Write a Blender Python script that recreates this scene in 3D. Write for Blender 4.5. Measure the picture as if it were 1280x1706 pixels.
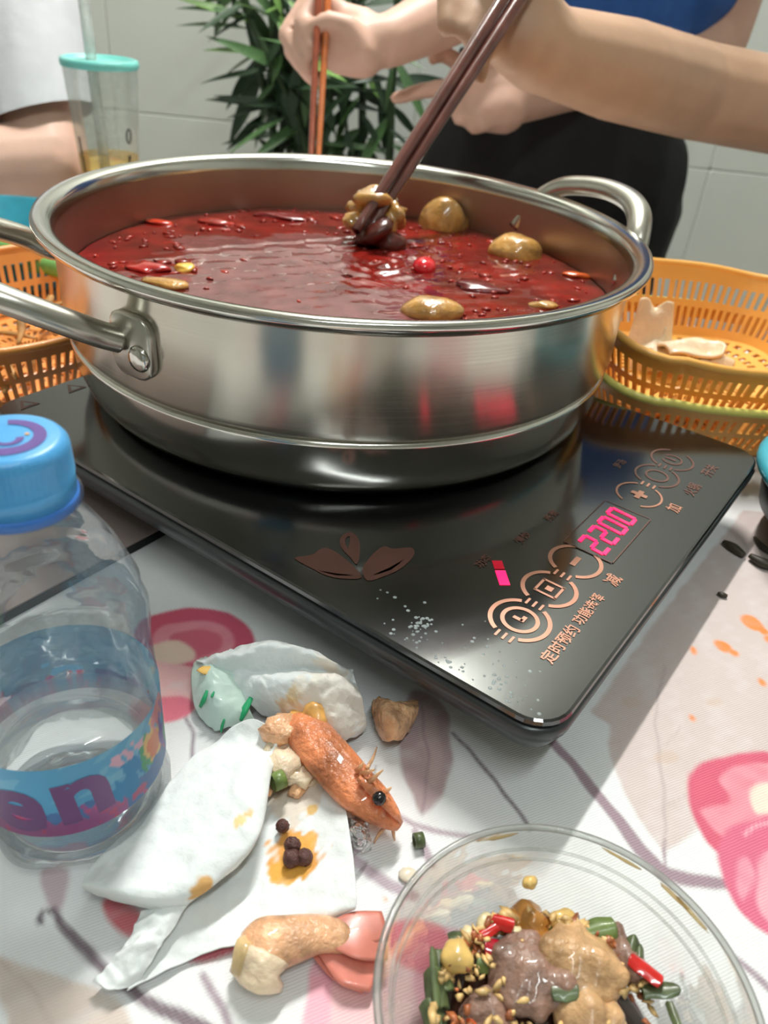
import bpy, bmesh, math, random
import numpy as np
from mathutils import Vector, Matrix, noise as mnoise

for o in list(bpy.data.objects):
    bpy.data.objects.remove(o)
SC = bpy.context.scene
COL = SC.collection
random.seed(7)
rng = np.random.default_rng(7)
rad = math.radians

# ------------------------------------------------------------------ camera
FPX, PITCH, ROLL = 1326.7, 0.5918, 0.0997        # focal length in pixels of a 1280x1706 frame
ZC = 0.042                                        # top of the cooker above the table (table = 0)
CAM = np.array([0, 0, 0.2117 + ZC])
cp, sp, cr, sr = math.cos(PITCH), math.sin(PITCH), math.cos(ROLL), math.sin(ROLL)
C_FWD = np.array([0, cp, -sp]); _up = np.array([0, sp, cp]); _rt = np.array([1., 0, 0])
C_RT = cr * _rt + sr * _up; C_UP = -sr * _rt + cr * _up
cam_d = bpy.data.cameras.new('camera'); cam = bpy.data.objects.new('camera', cam_d); COL.objects.link(cam)
cam_d.sensor_fit = 'VERTICAL'; cam_d.sensor_height = 36.0; cam_d.lens = FPX / 1706 * 36.0
cam_d.clip_start = 0.01
cam_d.dof.use_dof = True; cam_d.dof.focus_distance = 0.32; cam_d.dof.aperture_fstop = 13
M = Matrix.Identity(4)
for i in range(3):
    M[i][0], M[i][1], M[i][2], M[i][3] = C_RT[i], C_UP[i], -C_FWD[i], CAM[i]
cam.matrix_world = M
SC.camera = cam

def ray(u, v): return (u - 640) / FPX * C_RT - (v - 853) / FPX * C_UP + C_FWD
def Z(u, v, z=0.0):                               # where a sight line meets the level z
    d = ray(u, v); return CAM + d * (z - CAM[2]) / d[2]
def D(u, v, dist): return CAM + ray(u, v) * dist  # where it is dist metres deep
def PX(X):
    d = np.asarray(X, float) - CAM; w = d @ C_FWD
    return np.stack([640 + FPX * (d @ C_RT) / w, 853 - FPX * (d @ C_UP) / w], -1)
def mpx(p): return float((np.asarray(p) - CAM) @ C_FWD) / FPX     # metres per pixel at p

# ------------------------------------------------------------------ world, lamps, exposure
TH = rad(56.487)
E1 = np.array([math.cos(TH), math.sin(TH), 0]); E2 = np.array([-math.sin(TH), math.cos(TH), 0])
C0 = np.array([0.0661, 0.1865, 0.0])              # near corner of the cooker on plan
def ST(s, t, z=0.0): return C0 + s * E1 + t * E2 + np.array([0, 0, z])
world = bpy.data.worlds.new('world'); SC.world = world; world.use_nodes = True
world.node_tree.nodes['Background'].inputs[0].default_value = (0.75, 0.85, 0.9, 1)
world.node_tree.nodes['Background'].inputs[1].default_value = 0.06
CEIL = 1.90
LAMP1 = ST(1.02, 0.72, CEIL - 0.075)
FILL_LAMP = np.array([0.15, -0.55, CEIL - 0.075])  # unseen second tube, added as front fill
def tube_light(p, watts, color, rz, length):
    l = bpy.data.lights.new('tube_light', 'AREA'); l.shape = 'RECTANGLE'; l.size = length; l.size_y = 0.06
    l.energy = watts; l.color = color
    o = bpy.data.objects.new('tube_light', l); COL.objects.link(o); o.location = p; o.rotation_euler = (0, 0, rz)
tube_light(LAMP1, 28, (1.0, 0.99, 0.95), TH, 0.75)
tube_light(FILL_LAMP, 6.5, (0.90, 0.99, 1.0), TH, 1.1)
SC.view_settings.view_transform = 'Standard'; SC.view_settings.look = 'None'
SC.view_settings.gamma = 1.0; SC.view_settings.use_curve_mapping = False
SC.view_settings.exposure = 0.9
SC.cycles.use_denoising = True
SC.cycles.max_bounces = 10; SC.cycles.transparent_max_bounces = 24
SC.cycles.caustics_reflective = False; SC.cycles.caustics_refractive = False
SC.cycles.sample_clamp_indirect = 4.0

# ------------------------------------------------------------------ materials
def lin(c):
    c = np.asarray(c, float) / 255.0
    return np.where(c <= 0.04045, c / 12.92, ((c + 0.055) / 1.055) ** 2.4)
def mat(name, rgb, rough=0.5, metal=0.0, var=0.12, vscale=40.0, bump=0.0, bscale=200.0, sss=0.0, coat=0.0, spec=0.5,
        emit=None, estr=0.0, attr=False, alpha=None, trans=0.0, ior=1.45, sheen=0.0):
    m = bpy.data.materials.new(name); m.use_nodes = True
    nt = m.node_tree; N = nt.nodes; L = nt.links; b = N['Principled BSDF']
    c = lin(rgb)
    tc = N.new('ShaderNodeTexCoord')
    nz = N.new('ShaderNodeTexNoise'); nz.inputs['Scale'].default_value = vscale; nz.inputs['Detail'].default_value = 4
    L.new(tc.outputs['Object'], nz.inputs['Vector'])
    mr = N.new('ShaderNodeMapRange'); mr.inputs['To Min'].default_value = 1 - var; mr.inputs['To Max'].default_value = 1 + var
    mr.inputs['From Min'].default_value = 0.3; mr.inputs['From Max'].default_value = 0.7
    L.new(nz.outputs['Fac'], mr.inputs['Value'])
    mx = N.new('ShaderNodeMix'); mx.data_type = 'RGBA'; mx.blend_type = 'MULTIPLY'; mx.inputs['Factor'].default_value = 1.0
    if attr:
        a = N.new('ShaderNodeAttribute'); a.attribute_name = 'Col'; L.new(a.outputs['Color'], mx.inputs['A'])
    else:
        mx.inputs['A'].default_value = (*c, 1)
    L.new(mr.outputs['Result'], mx.inputs['B'])
    L.new(mx.outputs['Result'], b.inputs['Base Color'])
    b.inputs['Roughness'].default_value = rough; b.inputs['Metallic'].default_value = metal
    b.inputs['Specular IOR Level'].default_value = spec; b.inputs['IOR'].default_value = ior
    b.inputs['Coat Weight'].default_value = coat; b.inputs['Sheen Weight'].default_value = sheen
    b.inputs['Transmission Weight'].default_value = trans
    if sss:
        b.inputs['Subsurface Weight'].default_value = sss; b.inputs['Subsurface Scale'].default_value = 0.006
        b.inputs['Subsurface Radius'].default_value = (1, 0.4, 0.25)
    if emit is not None:
        b.inputs['Emission Color'].default_value = (*lin(emit), 1); b.inputs['Emission Strength'].default_value = estr
    if bump:
        n2 = N.new('ShaderNodeTexNoise'); n2.inputs['Scale'].default_value = bscale; n2.inputs['Detail'].default_value = 3
        L.new(tc.outputs['Object'], n2.inputs['Vector'])
        bp = N.new('ShaderNodeBump'); bp.inputs['Strength'].default_value = bump; bp.inputs['Distance'].default_value = 0.002
        L.new(n2.outputs['Fac'], bp.inputs['Height']); L.new(bp.outputs['Normal'], b.inputs['Normal'])
    return m
def clear_mat(name, tint, milky=0.08, milk_rgb=(225, 232, 235), gloss=0.06, bump=0.0, bscale=60.0, edge=0.6):
    """thin clear plastic: see-through, with a Fresnel gloss and a slight milky scatter"""
    m = bpy.data.materials.new(name); m.use_nodes = True
    nt = m.node_tree; N = nt.nodes; L = nt.links; N.remove(N['Principled BSDF']); out = N['Material Output']
    tr = N.new('ShaderNodeBsdfTransparent'); tr.inputs[0].default_value = (*lin(tint), 1)
    gl = N.new('ShaderNodeBsdfGlossy'); gl.inputs['Roughness'].default_value = gloss
    tl = N.new('ShaderNodeBsdfDiffuse'); tl.inputs[0].default_value = (*lin(milk_rgb), 1)
    tt = N.new('ShaderNodeBsdfTranslucent'); tt.inputs[0].default_value = (*lin(milk_rgb), 1)
    md = N.new('ShaderNodeMixShader'); md.inputs[0].default_value = 0.5; L.new(tl.outputs[0], md.inputs[1]); L.new(tt.outputs[0], md.inputs[2])
    tc = N.new('ShaderNodeTexCoord'); nz = N.new('ShaderNodeTexNoise'); nz.inputs['Scale'].default_value = bscale
    L.new(tc.outputs['Object'], nz.inputs['Vector'])
    mul = N.new('ShaderNodeMath'); mul.operation = 'MULTIPLY'; mul.inputs[1].default_value = milky * 2; L.new(nz.outputs['Fac'], mul.inputs[0])
    m1 = N.new('ShaderNodeMixShader'); L.new(mul.outputs[0], m1.inputs[0]); L.new(tr.outputs[0], m1.inputs[1]); L.new(md.outputs[0], m1.inputs[2])
    fr = N.new('ShaderNodeLayerWeight'); fr.inputs['Blend'].default_value = 0.35
    fm = N.new('ShaderNodeMath'); fm.operation = 'MULTIPLY'; fm.inputs[1].default_value = edge; L.new(fr.outputs['Fresnel'], fm.inputs[0])
    m2 = N.new('ShaderNodeMixShader'); L.new(fm.outputs[0], m2.inputs[0]); L.new(m1.outputs[0], m2.inputs[1]); L.new(gl.outputs[0], m2.inputs[2])
    if bump:
        bp = N.new('ShaderNodeBump'); bp.inputs['Strength'].default_value = bump; bp.inputs['Distance'].default_value = 0.004
        L.new(nz.outputs['Fac'], bp.inputs['Height']); L.new(bp.outputs['Normal'], gl.inputs['Normal']); L.new(bp.outputs['Normal'], fr.inputs['Normal'])
    L.new(m2.outputs[0], out.inputs['Surface'])
    return m
def steel_mat(name, rgb, rough, aniso=0.0, scratch=0.0):
    m = mat(name, rgb, rough, 1.0, var=0.05, vscale=25)
    N = m.node_tree.nodes; L = m.node_tree.links; b = N['Principled BSDF']
    if aniso:
        b.inputs['Anisotropic'].default_value = aniso
        b.inputs['Anisotropic Rotation'].default_value = 0.25
        t = N.new('ShaderNodeTangent'); t.direction_type = 'RADIAL'; t.axis = 'Z'; L.new(t.outputs[0], b.inputs['Tangent'])
    if scratch:
        tc = N.new('ShaderNodeTexCoord'); mp = N.new('ShaderNodeMapping'); mp.inputs['Scale'].default_value = (6, 6, 1400)
        w = N.new('ShaderNodeTexNoise'); w.inputs['Scale'].default_value = 1.0; w.inputs['Detail'].default_value = 2
        L.new(tc.outputs['Object'], mp.inputs[0]); L.new(mp.outputs[0], w.inputs['Vector'])
        mr = N.new('ShaderNodeMapRange'); mr.inputs['To Min'].default_value = rough - scratch; mr.inputs['To Max'].default_value = rough + scratch
        L.new(w.outputs['Fac'], mr.inputs['Value']); L.new(mr.outputs['Result'], b.inputs['Roughness'])
    return m

# ------------------------------------------------------------------ mesh helpers
def tag(o, label=None, cat=None, group=None, kind=None):
    if label: o['label'] = label
    if cat: o['category'] = cat
    if group: o['group'] = group
    if kind: o['kind'] = kind
    return o
def empty(name, loc, label, cat, group=None):
    o = bpy.data.objects.new(name, None); COL.objects.link(o); o.location = loc; o.empty_display_size = 0.02
    return tag(o, label, cat, group)
def link(me, name, m, parent=None, origin=None, smooth=True):
    """link a mesh whose vertices are in world space"""
    n = len(me.vertices); co = np.empty(n * 3); me.vertices.foreach_get('co', co); co = co.reshape(-1, 3)
    if parent is not None:
        org = np.array(world_loc(parent))
    elif origin is not None:
        org = np.array(origin)
    else:
        org = np.array([(co[:, 0].min() + co[:, 0].max()) / 2, (co[:, 1].min() + co[:, 1].max()) / 2, co[:, 2].min()])
    me.vertices.foreach_set('co', (co - org).ravel()); me.update()
    if m is not None:
        me.materials.clear(); me.materials.append(m)
    me.polygons.foreach_set('use_smooth', np.full(len(me.polygons), smooth))
    o = bpy.data.objects.new(name, me); COL.objects.link(o)
    if parent is not None: o.parent = parent
    else: o.location = org
    return o
def world_loc(o):
    v = Vector(o.location)
    while o.parent is not None:
        o = o.parent; v = v + Vector(o.location)
    return v
def mk(name, V, F, m, parent=None, smooth=True, origin=None):
    me = bpy.data.meshes.new(name); me.from_pydata([tuple(map(float, v)) for v in V], [], [tuple(int(i) for i in f) for f in F]); me.update()
    o = link(me, name, m, parent, origin, smooth)
    if parent is not None: o.location = (0, 0, 0)
    return o
class MB:
    def __init__(s): s.V = []; s.F = []
    def add(s, V, F):
        n = len(s.V); s.V += [tuple(v) for v in V]; s.F += [tuple(i + n for i in f) for f in F]; return s
    def build(s, name, m, parent=None, smooth=True): return mk(name, s.V, s.F, m, parent, smooth)
def cr_interp(P, k, closed=False):
    P = np.asarray(P, float); n = len(P); out = []
    segs = n if closed else n - 1
    for i in range(segs):
        if closed: p0, p1, p2, p3 = P[(i - 1) % n], P[i], P[(i + 1) % n], P[(i + 2) % n]
        else: p0, p1, p2, p3 = P[max(i - 1, 0)], P[i], P[i + 1], P[min(i + 2, n - 1)]
        for j in range(k):
            t = j / k
            out.append(0.5 * ((2 * p1) + (-p0 + p2) * t + (2 * p0 - 5 * p1 + 4 * p2 - p3) * t * t + (-p0 + 3 * p1 - 3 * p2 + p3) * t ** 3))
    if not closed: out.append(P[-1])
    return np.array(out)
def patch(G, k=8, noise=0.0, nf=60, seed=0, flat=False):
    """grid of control points -> smooth sheet (V, F)"""
    G = np.asarray(G, float)
    A = np.array([cr_interp(r, k) for r in G]); B = np.array([cr_interp(A[:, j], k) for j in range(A.shape[1])]).transpose(1, 0, 2)
    R, C = B.shape[:2]; V = B.reshape(-1, 3).copy()
    if noise:
        off = Vector((seed * 7.3, seed * 3.1, 0))
        for n_, p in enumerate(V):
            q = Vector(p) * nf + off; w = Vector((mnoise.noise(q * .5), mnoise.noise(q * .5 + Vector((9, 4, 2))), 0)) * .8
            V[n_, 2] += noise * ((1 - 2.2 * abs(mnoise.noise((q + w) * .45))) + .5 * (1 - 2.2 * abs(mnoise.noise((q + w) * 1.1 + off))) + .3 * mnoise.noise(q * 2.5))
    F = [(r * C + c, r * C + c + 1, (r + 1) * C + c + 1, (r + 1) * C + c) for r in range(R - 1) for c in range(C - 1)]
    return V, F
def lathe(prof, seg=64, c=(0, 0), z0=0.0, cap=True):
    V, F = [], []; n = len(prof)
    for r, z in prof:
        for k in range(seg):
            a = 2 * math.pi * k / seg; V.append((c[0] + r * math.cos(a), c[1] + r * math.sin(a), z + z0))
    for i in range(n - 1):
        for k in range(seg):
            k2 = (k + 1) % seg; F.append((i * seg + k, i * seg + k2, (i + 1) * seg + k2, (i + 1) * seg + k))
    if cap:
        if prof[0][0] > 1e-6: F.append(tuple(reversed(range(seg))))
        if prof[-1][0] > 1e-6: F.append(tuple(range((n - 1) * seg, n * seg)))
    return V, F
def tube(path, radii, seg=10, k=4, closed=False, flat=1.0, flatdir=None, cap=True):
    path = np.asarray(path, float); n = len(path)
    radii = np.full(n, radii) if np.isscalar(radii) else np.asarray(radii, float)
    if len(radii) != n: radii = np.interp(np.linspace(0, 1, n), np.linspace(0, 1, len(radii)), radii)
    if k > 1:
        q = cr_interp(np.c_[path, radii], k, closed); path, radii = q[:, :3], np.maximum(q[:, 3], 1e-5)
    n = len(path); V, F = [], []
    if closed: T = np.roll(path, -1, 0) - np.roll(path, 1, 0)
    else: T = np.gradient(path, axis=0)
    T /= np.linalg.norm(T, axis=1)[:, None] + 1e-12
    u = np.array([0, 0, 1.0]) if flatdir is None else np.asarray(flatdir, float)
    if abs(u @ T[0]) > 0.95: u = np.array([1.0, 0, 0])
    for i in range(n):
        u = u - (u @ T[i]) * T[i]; u /= np.linalg.norm(u) + 1e-12; w = np.cross(T[i], u)
        for j in range(seg):
            a = 2 * math.pi * j / seg; V.append(path[i] + radii[i] * (flat * math.cos(a) * u + math.sin(a) * w))
    m = n if closed else n - 1
    for i in range(m):
        for j in range(seg):
            a, b = i * seg, ((i + 1) % n) * seg; j2 = (j + 1) % seg; F.append((a + j, a + j2, b + j2, b + j))
    if cap and not closed: F += [tuple(reversed(range(seg))), tuple(range((n - 1) * seg, n * seg))]
    return V, F
def box(x0, x1, y0, y1, z0, z1):
    V = [(x, y, z) for z in (z0, z1) for y in (y0, y1) for x in (x0, x1)]
    return V, [(0, 2, 3, 1), (4, 5, 7, 6), (0, 1, 5, 4), (1, 3, 7, 5), (3, 2, 6, 7), (2, 0, 4, 6)]
def rrect(a0, a1, b0, b1, r, seg=6):
    P = []
    for (ca, cb, st) in ((a1 - r, b1 - r, 0), (a0 + r, b1 - r, 90), (a0 + r, b0 + r, 180), (a1 - r, b0 + r, 270)):
        for i in range(seg + 1):
            t = rad(st + 90 * i / seg); P.append((ca + r * math.cos(t), cb + r * math.sin(t)))
    return P
def loft(rings, capb=True, capt=True):
    n = len(rings[0]); V = [p for r in rings for p in r]; F = []
    for i in range(len(rings) - 1):
        for j in range(n):
            j2 = (j + 1) % n; F.append((i * n + j, i * n + j2, (i + 1) * n + j2, (i + 1) * n + j))
    if capb: F.append(tuple(reversed(range(n))))
    if capt: F.append(tuple(range((len(rings) - 1) * n, len(rings) * n)))
    return V, F
def ico(sub=2):
    bm = bmesh.new(); bmesh.ops.create_icosphere(bm, subdivisions=sub, radius=1)
    V = np.array([v.co[:] for v in bm.verts]); F = [tuple(v.index for v in f.verts) for f in bm.faces]; bm.free(); return V, F
ICO = {s: ico(s) for s in (1, 2, 3)}
def blob(c, r, amp=0.15, f=2.0, seed=0, sub=3, rz=0.0, tilt=0.0):
    V, F = ICO[sub]; q = np.random.default_rng(seed); d = np.zeros(len(V))
    for o in range(3):
        w = q.normal(size=3) * f * (1.8 ** o); d += np.sin(V @ w + q.uniform(0, 6.28)) / (1.7 ** o)
    W = V * (1 + amp * d[:, None]) * np.asarray(r, float)
    if tilt: ct, s_ = math.cos(tilt), math.sin(tilt); W = W @ np.array([[1, 0, 0], [0, ct, s_], [0, -s_, ct]])
    cz, sz = math.cos(rz), math.sin(rz); W = W @ np.array([[cz, sz, 0], [-sz, cz, 0], [0, 0, 1]])
    return W + np.asarray(c, float), F
def prism(poly, z0, z1):
    n = len(poly); V = [(p[0], p[1], z0) for p in poly] + [(p[0], p[1], z1) for p in poly]
    F = [tuple(reversed(range(n))), tuple(range(n, 2 * n))] + [(i, (i + 1) % n, n + (i + 1) % n, n + i) for i in range(n)]
    return V, F
def modded(o, fn):
    """apply modifiers set up by fn(o) and bake the result"""
    fn(o); dg = bpy.context.evaluated_depsgraph_get(); dg.update()
    me = bpy.data.meshes.new_from_object(o.evaluated_get(dg)); o.modifiers.clear(); old = o.data; o.data = me; bpy.data.meshes.remove(old); return o
def solidify(o, t, off=0.0, sub=0):
    md = o.modifiers.new('s', 'SOLIDIFY'); md.thickness = t; md.offset = off
    if sub: s2 = o.modifiers.new('sub', 'SUBSURF'); s2.levels = sub; s2.render_levels = sub
    return o
def text(name, s, size, p, rz, m, parent, z, italic=0.0, bold=0.0, squash=1.0, align='CENTER', raw=False):
    cu = bpy.data.curves.new('t', 'FONT'); cu.body = s; cu.size = size; cu.align_x = align; cu.align_y = 'CENTER'
    cu.shear = italic; cu.offset = bold; cu.resolution_u = 4
    o = bpy.data.objects.new('t', cu); COL.objects.link(o); dg = bpy.context.evaluated_depsgraph_get(); dg.update()
    me = bpy.data.meshes.new_from_object(o.evaluated_get(dg)); bpy.data.objects.remove(o)
    V = np.array([v.co[:] for v in me.vertices]).reshape(-1, 3); F = [tuple(q.vertices) for q in me.polygons]
    if raw: return V, F
    if len(V) == 0: return None
    c, s_ = math.cos(rz), math.sin(rz)
    W = np.c_[p[0] + c * V[:, 0] - s_ * V[:, 1] * squash, p[1] + s_ * V[:, 0] + c * V[:, 1] * squash, np.full(len(V), z)]
    return mk(name, W, F, m, parent, False)
def inpoly(P, poly):
    poly = np.asarray(poly); x, y = P[:, 0], P[:, 1]; ins = np.zeros(len(P), bool); n = len(poly)
    for i in range(n):
        x0, y0 = poly[i]; x1, y1 = poly[(i + 1) % n]
        c = ((y0 > y) != (y1 > y)) & (x < (x1 - x0) * (y - y0) / (y1 - y0 + 1e-15) + x0); ins ^= c
    return ins
def segdist(P, a, b):
    d = b - a; t = np.clip(((P - a) @ d) / (d @ d + 1e-15), 0, 1); return np.hypot(*(P - a - t[:, None] * d).T), t
def snoise(P, f, seed):
    q = np.random.default_rng(seed); s = np.zeros(len(P))
    for o in range(4):
        w = q.normal(size=(2, P.shape[1])) * f * (1.6 ** o); ph = q.uniform(0, 6.28, 2)
        s += np.sin(P @ w[0] + ph[0]) * np.sin(P @ w[1] + ph[1]) / (1.4 ** o)
    return s
def set_col(o, C):
    me = o.data; a = me.color_attributes.new('Col', 'FLOAT_COLOR', 'POINT')
    a.data.foreach_set('color', np.c_[C, np.ones(len(C))].astype(np.float32).ravel())
def wverts(o):
    n = len(o.data.vertices); co = np.empty(n * 3); o.data.vertices.foreach_get('co', co); return co.reshape(-1, 3) + np.array(world_loc(o))

# ------------------------------------------------------------------ the room
W_WALL = mat('wall_paint', (200, 203, 196), 0.6, var=0.03, vscale=3)
W_TILE = mat('glazed_tile', (224, 228, 219), 0.3, var=0.03, vscale=4)
W_GROUT = mat('grout', (218, 222, 213), 0.9)
X0, X1, Y0, Y1, ZF = -1.75, 1.75, -2.1, 1.75, -0.75
def struct(name, VF, m): o = mk(name, *VF, m, smooth=False); o['kind'] = 'structure'; return o
struct('floor', box(X0, X1, Y0, Y1, ZF - 0.05, ZF), mat('floor_tile', (150, 140, 128), 0.35))
struct('ceiling', box(X0, X1, Y0, Y1, CEIL, CEIL + 0.05), mat('ceiling_paint', (232, 233, 228), 0.8, var=0.02))
wb = struct('wall_back', box(X0 - 0.05, X1 + 0.05, Y1, Y1 + 0.08, ZF, CEIL), W_GROUT)
struct('wall_left', box(X0 - 0.05, X0, Y0, Y1, ZF, CEIL), W_WALL)
struct('wall_right', box(X1, X1 + 0.05, Y0, Y1, ZF, CEIL), W_WALL)
struct('wall_front', box(X0 - 0.05, X1 + 0.05, Y0 - 0.05, Y0, ZF, CEIL), W_WALL)
tw, thh, gp = 0.30, 0.45, 0.0004
tV, tF = loft([[(a, 0.0, b) for a, b in rrect(gp, tw - gp, gp, thh - gp, 0.004, 2)], [(a, -0.006, b) for a, b in rrect(gp, tw - gp, gp, thh - gp, 0.004, 2)],
               [(a, -0.008, b) for a, b in rrect(gp + 0.002, tw - gp - 0.002, gp + 0.002, thh - gp - 0.002, 0.004, 2)]], capb=False)
tme = bpy.data.meshes.new('tile'); tme.from_pydata(tV, [], [tuple(reversed(f)) for f in tF]); tme.materials.append(W_TILE)
tx0 = Z(1194, 237, 0)[0] * 0 + 0.582
for i in range(-7, 4):
    for j in range(-1, 4):
        z = -0.016 + (j - 1) * thh
        if z < ZF - 0.2 or tx0 + i * tw < X0 - 0.01 or tx0 + (i + 1) * tw > X1 + 0.2: continue
        if z < ZF: continue
        o = bpy.data.objects.new('tile', tme); COL.objects.link(o); o.parent = wb
        o.location = np.array([tx0 + i * tw, Y1, z]) - np.array(wb.location)

M_LAMPW = mat('lamp_white', (235, 235, 232), 0.5)
M_TUBE = mat('lamp_tube', (255, 255, 250), 0.4, emit=(250, 255, 252), estr=2.0)
for p, HL, lab in ((LAMP1, .38, 'white fluorescent ceiling light above the far side of the table'), (FILL_LAMP, .56, 'added unseen fluorescent fill light over the near side of the room')):
    e = empty('ceiling_light', (p[0], p[1], CEIL), lab, 'lamp')
    d1, d2 = E1 * (HL + .03), E2 * 0.05
    V = [tuple(np.array([p[0], p[1], 0]) + a * d1 + b * d2 + np.array([0, 0, z])) for z in (CEIL - 0.03, CEIL - 0.001) for a, b in ((-1, -1), (1, -1), (1, 1), (-1, 1))]
    mk('lamp_housing', V, [(3, 2, 1, 0), (4, 5, 6, 7), (0, 1, 5, 4), (1, 2, 6, 5), (2, 3, 7, 6), (3, 0, 4, 7)], M_LAMPW, e, False)
    q = np.array([p[0], p[1], CEIL - 0.05])
    mk('lamp_tube', *tube([q - E1 * HL, q + E1 * HL], 0.014, 12, 1), M_TUBE, e)

# ------------------------------------------------------------------ table and printed cloth
SA, SB, TA, TB = -0.33, 0.585, -0.40, 1.02
M_WOOD = mat('table_wood', (120, 84, 56), 0.5, var=0.2, vscale=15)
tab = empty('table', ST((SA + SB) / 2, (TA + TB) / 2, ZF), 'rectangular wooden dining table under a flowered cloth', 'table')
def stbox(s0, s1, t0, t1, z0, z1):
    V = [ST(s, t, z) for z in (z0, z1) for s, t in ((s0, t0), (s1, t0), (s1, t1), (s0, t1))]
    return V, [(3, 2, 1, 0), (4, 5, 6, 7), (0, 1, 5, 4), (1, 2, 6, 5), (2, 3, 7, 6), (3, 0, 4, 7)]
mk('tabletop', *stbox(SA + .004, SB - .004, TA + .004, TB - .004, -0.03, -0.002), M_WOOD, tab, False)
for s in (SA + 0.06, SB - 0.12):
    for t in (TA + 0.06, TB - 0.12):
        mk('leg', *stbox(s, s + 0.06, t, t + 0.06, ZF, -0.03), M_WOOD, tab, False)

def axis(lo, hi, f0, f1, fine, coarse, skirt):
    a = list(np.arange(lo - skirt, lo, 0.02)) + list(np.arange(lo, f0, coarse)) + list(np.arange(f0, f1, fine)) + list(np.arange(f1, hi, coarse)) + list(np.arange(hi, hi + skirt + 0.01, 0.02))
    return np.array(a)
sa = axis(SA, SB, -0.16, 0.30, 0.0011, 0.006, 0.18); ta = axis(TA, TB, -0.15, 0.285, 0.0011, 0.006, 0.18)
SS, TT = np.meshgrid(sa, ta, indexing='ij')
es = np.maximum(0, np.maximum(SA - SS, SS - SB)); et = np.maximum(0, np.maximum(TA - TT, TT - TB))
drop = np.maximum(es, et)
Sc = np.clip(SS, SA, SB) + np.sign(SS - 0.1) * es * 0.12; Tc = np.clip(TT, TA, TB) + np.sign(TT - 0.3) * et * 0.12
wave = 0.006 * np.sin(SS * 55) * (et > 0) * np.minimum(et * 8, 1) + 0.006 * np.sin(TT * 55) * (es > 0) * np.minimum(es * 8, 1)
CV = C0[None, None] + (Sc + wave)[..., None] * E1 + (Tc + wave)[..., None] * E2
CV[..., 2] = -drop
nR, nC = SS.shape
idx = np.arange(nR * nC).reshape(nR, nC)
quads = np.stack([idx[:-1, :-1], idx[1:, :-1], idx[1:, 1:], idx[:-1, 1:]], -1).reshape(-1, 4)
me = bpy.data.meshes.new('tablecloth'); me.vertices.add(nR * nC); me.vertices.foreach_set('co', CV.reshape(-1))
me.loops.add(quads.size); me.loops.foreach_set('vertex_index', quads.ravel().astype(np.int32))
me.polygons.add(len(quads)); me.polygons.foreach_set('loop_start', np.arange(0, quads.size, 4, dtype=np.int32)); me.polygons.foreach_set('loop_total', np.full(len(quads), 4, dtype=np.int32))
me.update(calc_edges=True)
M_CLOTH = mat('printed_cloth', (255, 255, 255), 0.55, var=0.02, vscale=60, attr=True)
if True:
    N = M_CLOTH.node_tree.nodes; L = M_CLOTH.node_tree.links
    tc = N.new('ShaderNodeTexCoord'); bp = N.new('ShaderNodeBump'); bp.inputs['Strength'].default_value = 0.25; bp.inputs['Distance'].default_value = 0.0004
    wv = N.new('ShaderNodeTexWave'); wv.inputs['Scale'].default_value = 320; wv.inputs['Distortion'].default_value = 1.5
    mp = N.new('ShaderNodeMapping'); mp.inputs['Rotation'].default_value = (0, 0, 1.1); L.new(tc.outputs['Object'], mp.inputs[0]); L.new(mp.outputs[0], wv.inputs[0])
    L.new(wv.outputs['Fac'], bp.inputs['Height']); L.new(bp.outputs['Normal'], N['Principled BSDF'].inputs['Normal'])
cloth = link(me, 'tablecloth', M_CLOTH, None, (0.0, 0.0, 0.0))
tag(cloth, 'white tablecloth printed with pink roses and grey leaves', 'tablecloth')
P2 = CV.reshape(-1, 3)[:, :2]
WHITE = np.array([226, 233, 236.])
def alb(c): return lin(c) / lin(WHITE) * 0.80
Ccol = np.tile(alb(WHITE), (len(P2), 1))
def poly(pts): return np.array([Z(u, v)[:2] for u, v in pts])
def spoly(pts, k=5): return cr_interp(poly(pts), k, True)
wob = np.c_[snoise(P2, 150, 1), snoise(P2, 150, 2)] * 0.0005
PW = P2 + wob
def polydist(P, q):
    d = np.full(len(P), 1e9)
    for i in range(len(q)):
        d = np.minimum(d, segdist(P, q[i], q[(i + 1) % len(q)])[0])
    return d
bbox_ok = (SS.ravel() > -0.2) & (SS.ravel() < 0.42) & (TT.ravel() > -0.3) & (TT.ravel() < 0.42)
ix = np.where(bbox_ok)[0]
def paint(pg, c, a=1.0, tex=0.0, seed=3, smooth=True, edge=None):
    q = spoly(pg) if smooth else poly(pg)
    lo, hi = q.min(0) - .002, q.max(0) + .002
    sub = ix[((PW[ix] > lo) & (PW[ix] < hi)).all(1)]
    ins = inpoly(PW[sub], q); dd = polydist(PW[sub], q) * np.where(ins, 1, -1)
    k = np.clip(.5 + dd / .0018, 0, 1) * a
    if tex: k = np.clip(k * (1 + tex * 1.6 * snoise(P2[sub], 120, seed)), 0, 1)
    k = k[:, None]
    Ccol[sub] = Ccol[sub] * (1 - k) + alb(c) * k
    return sub
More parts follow.
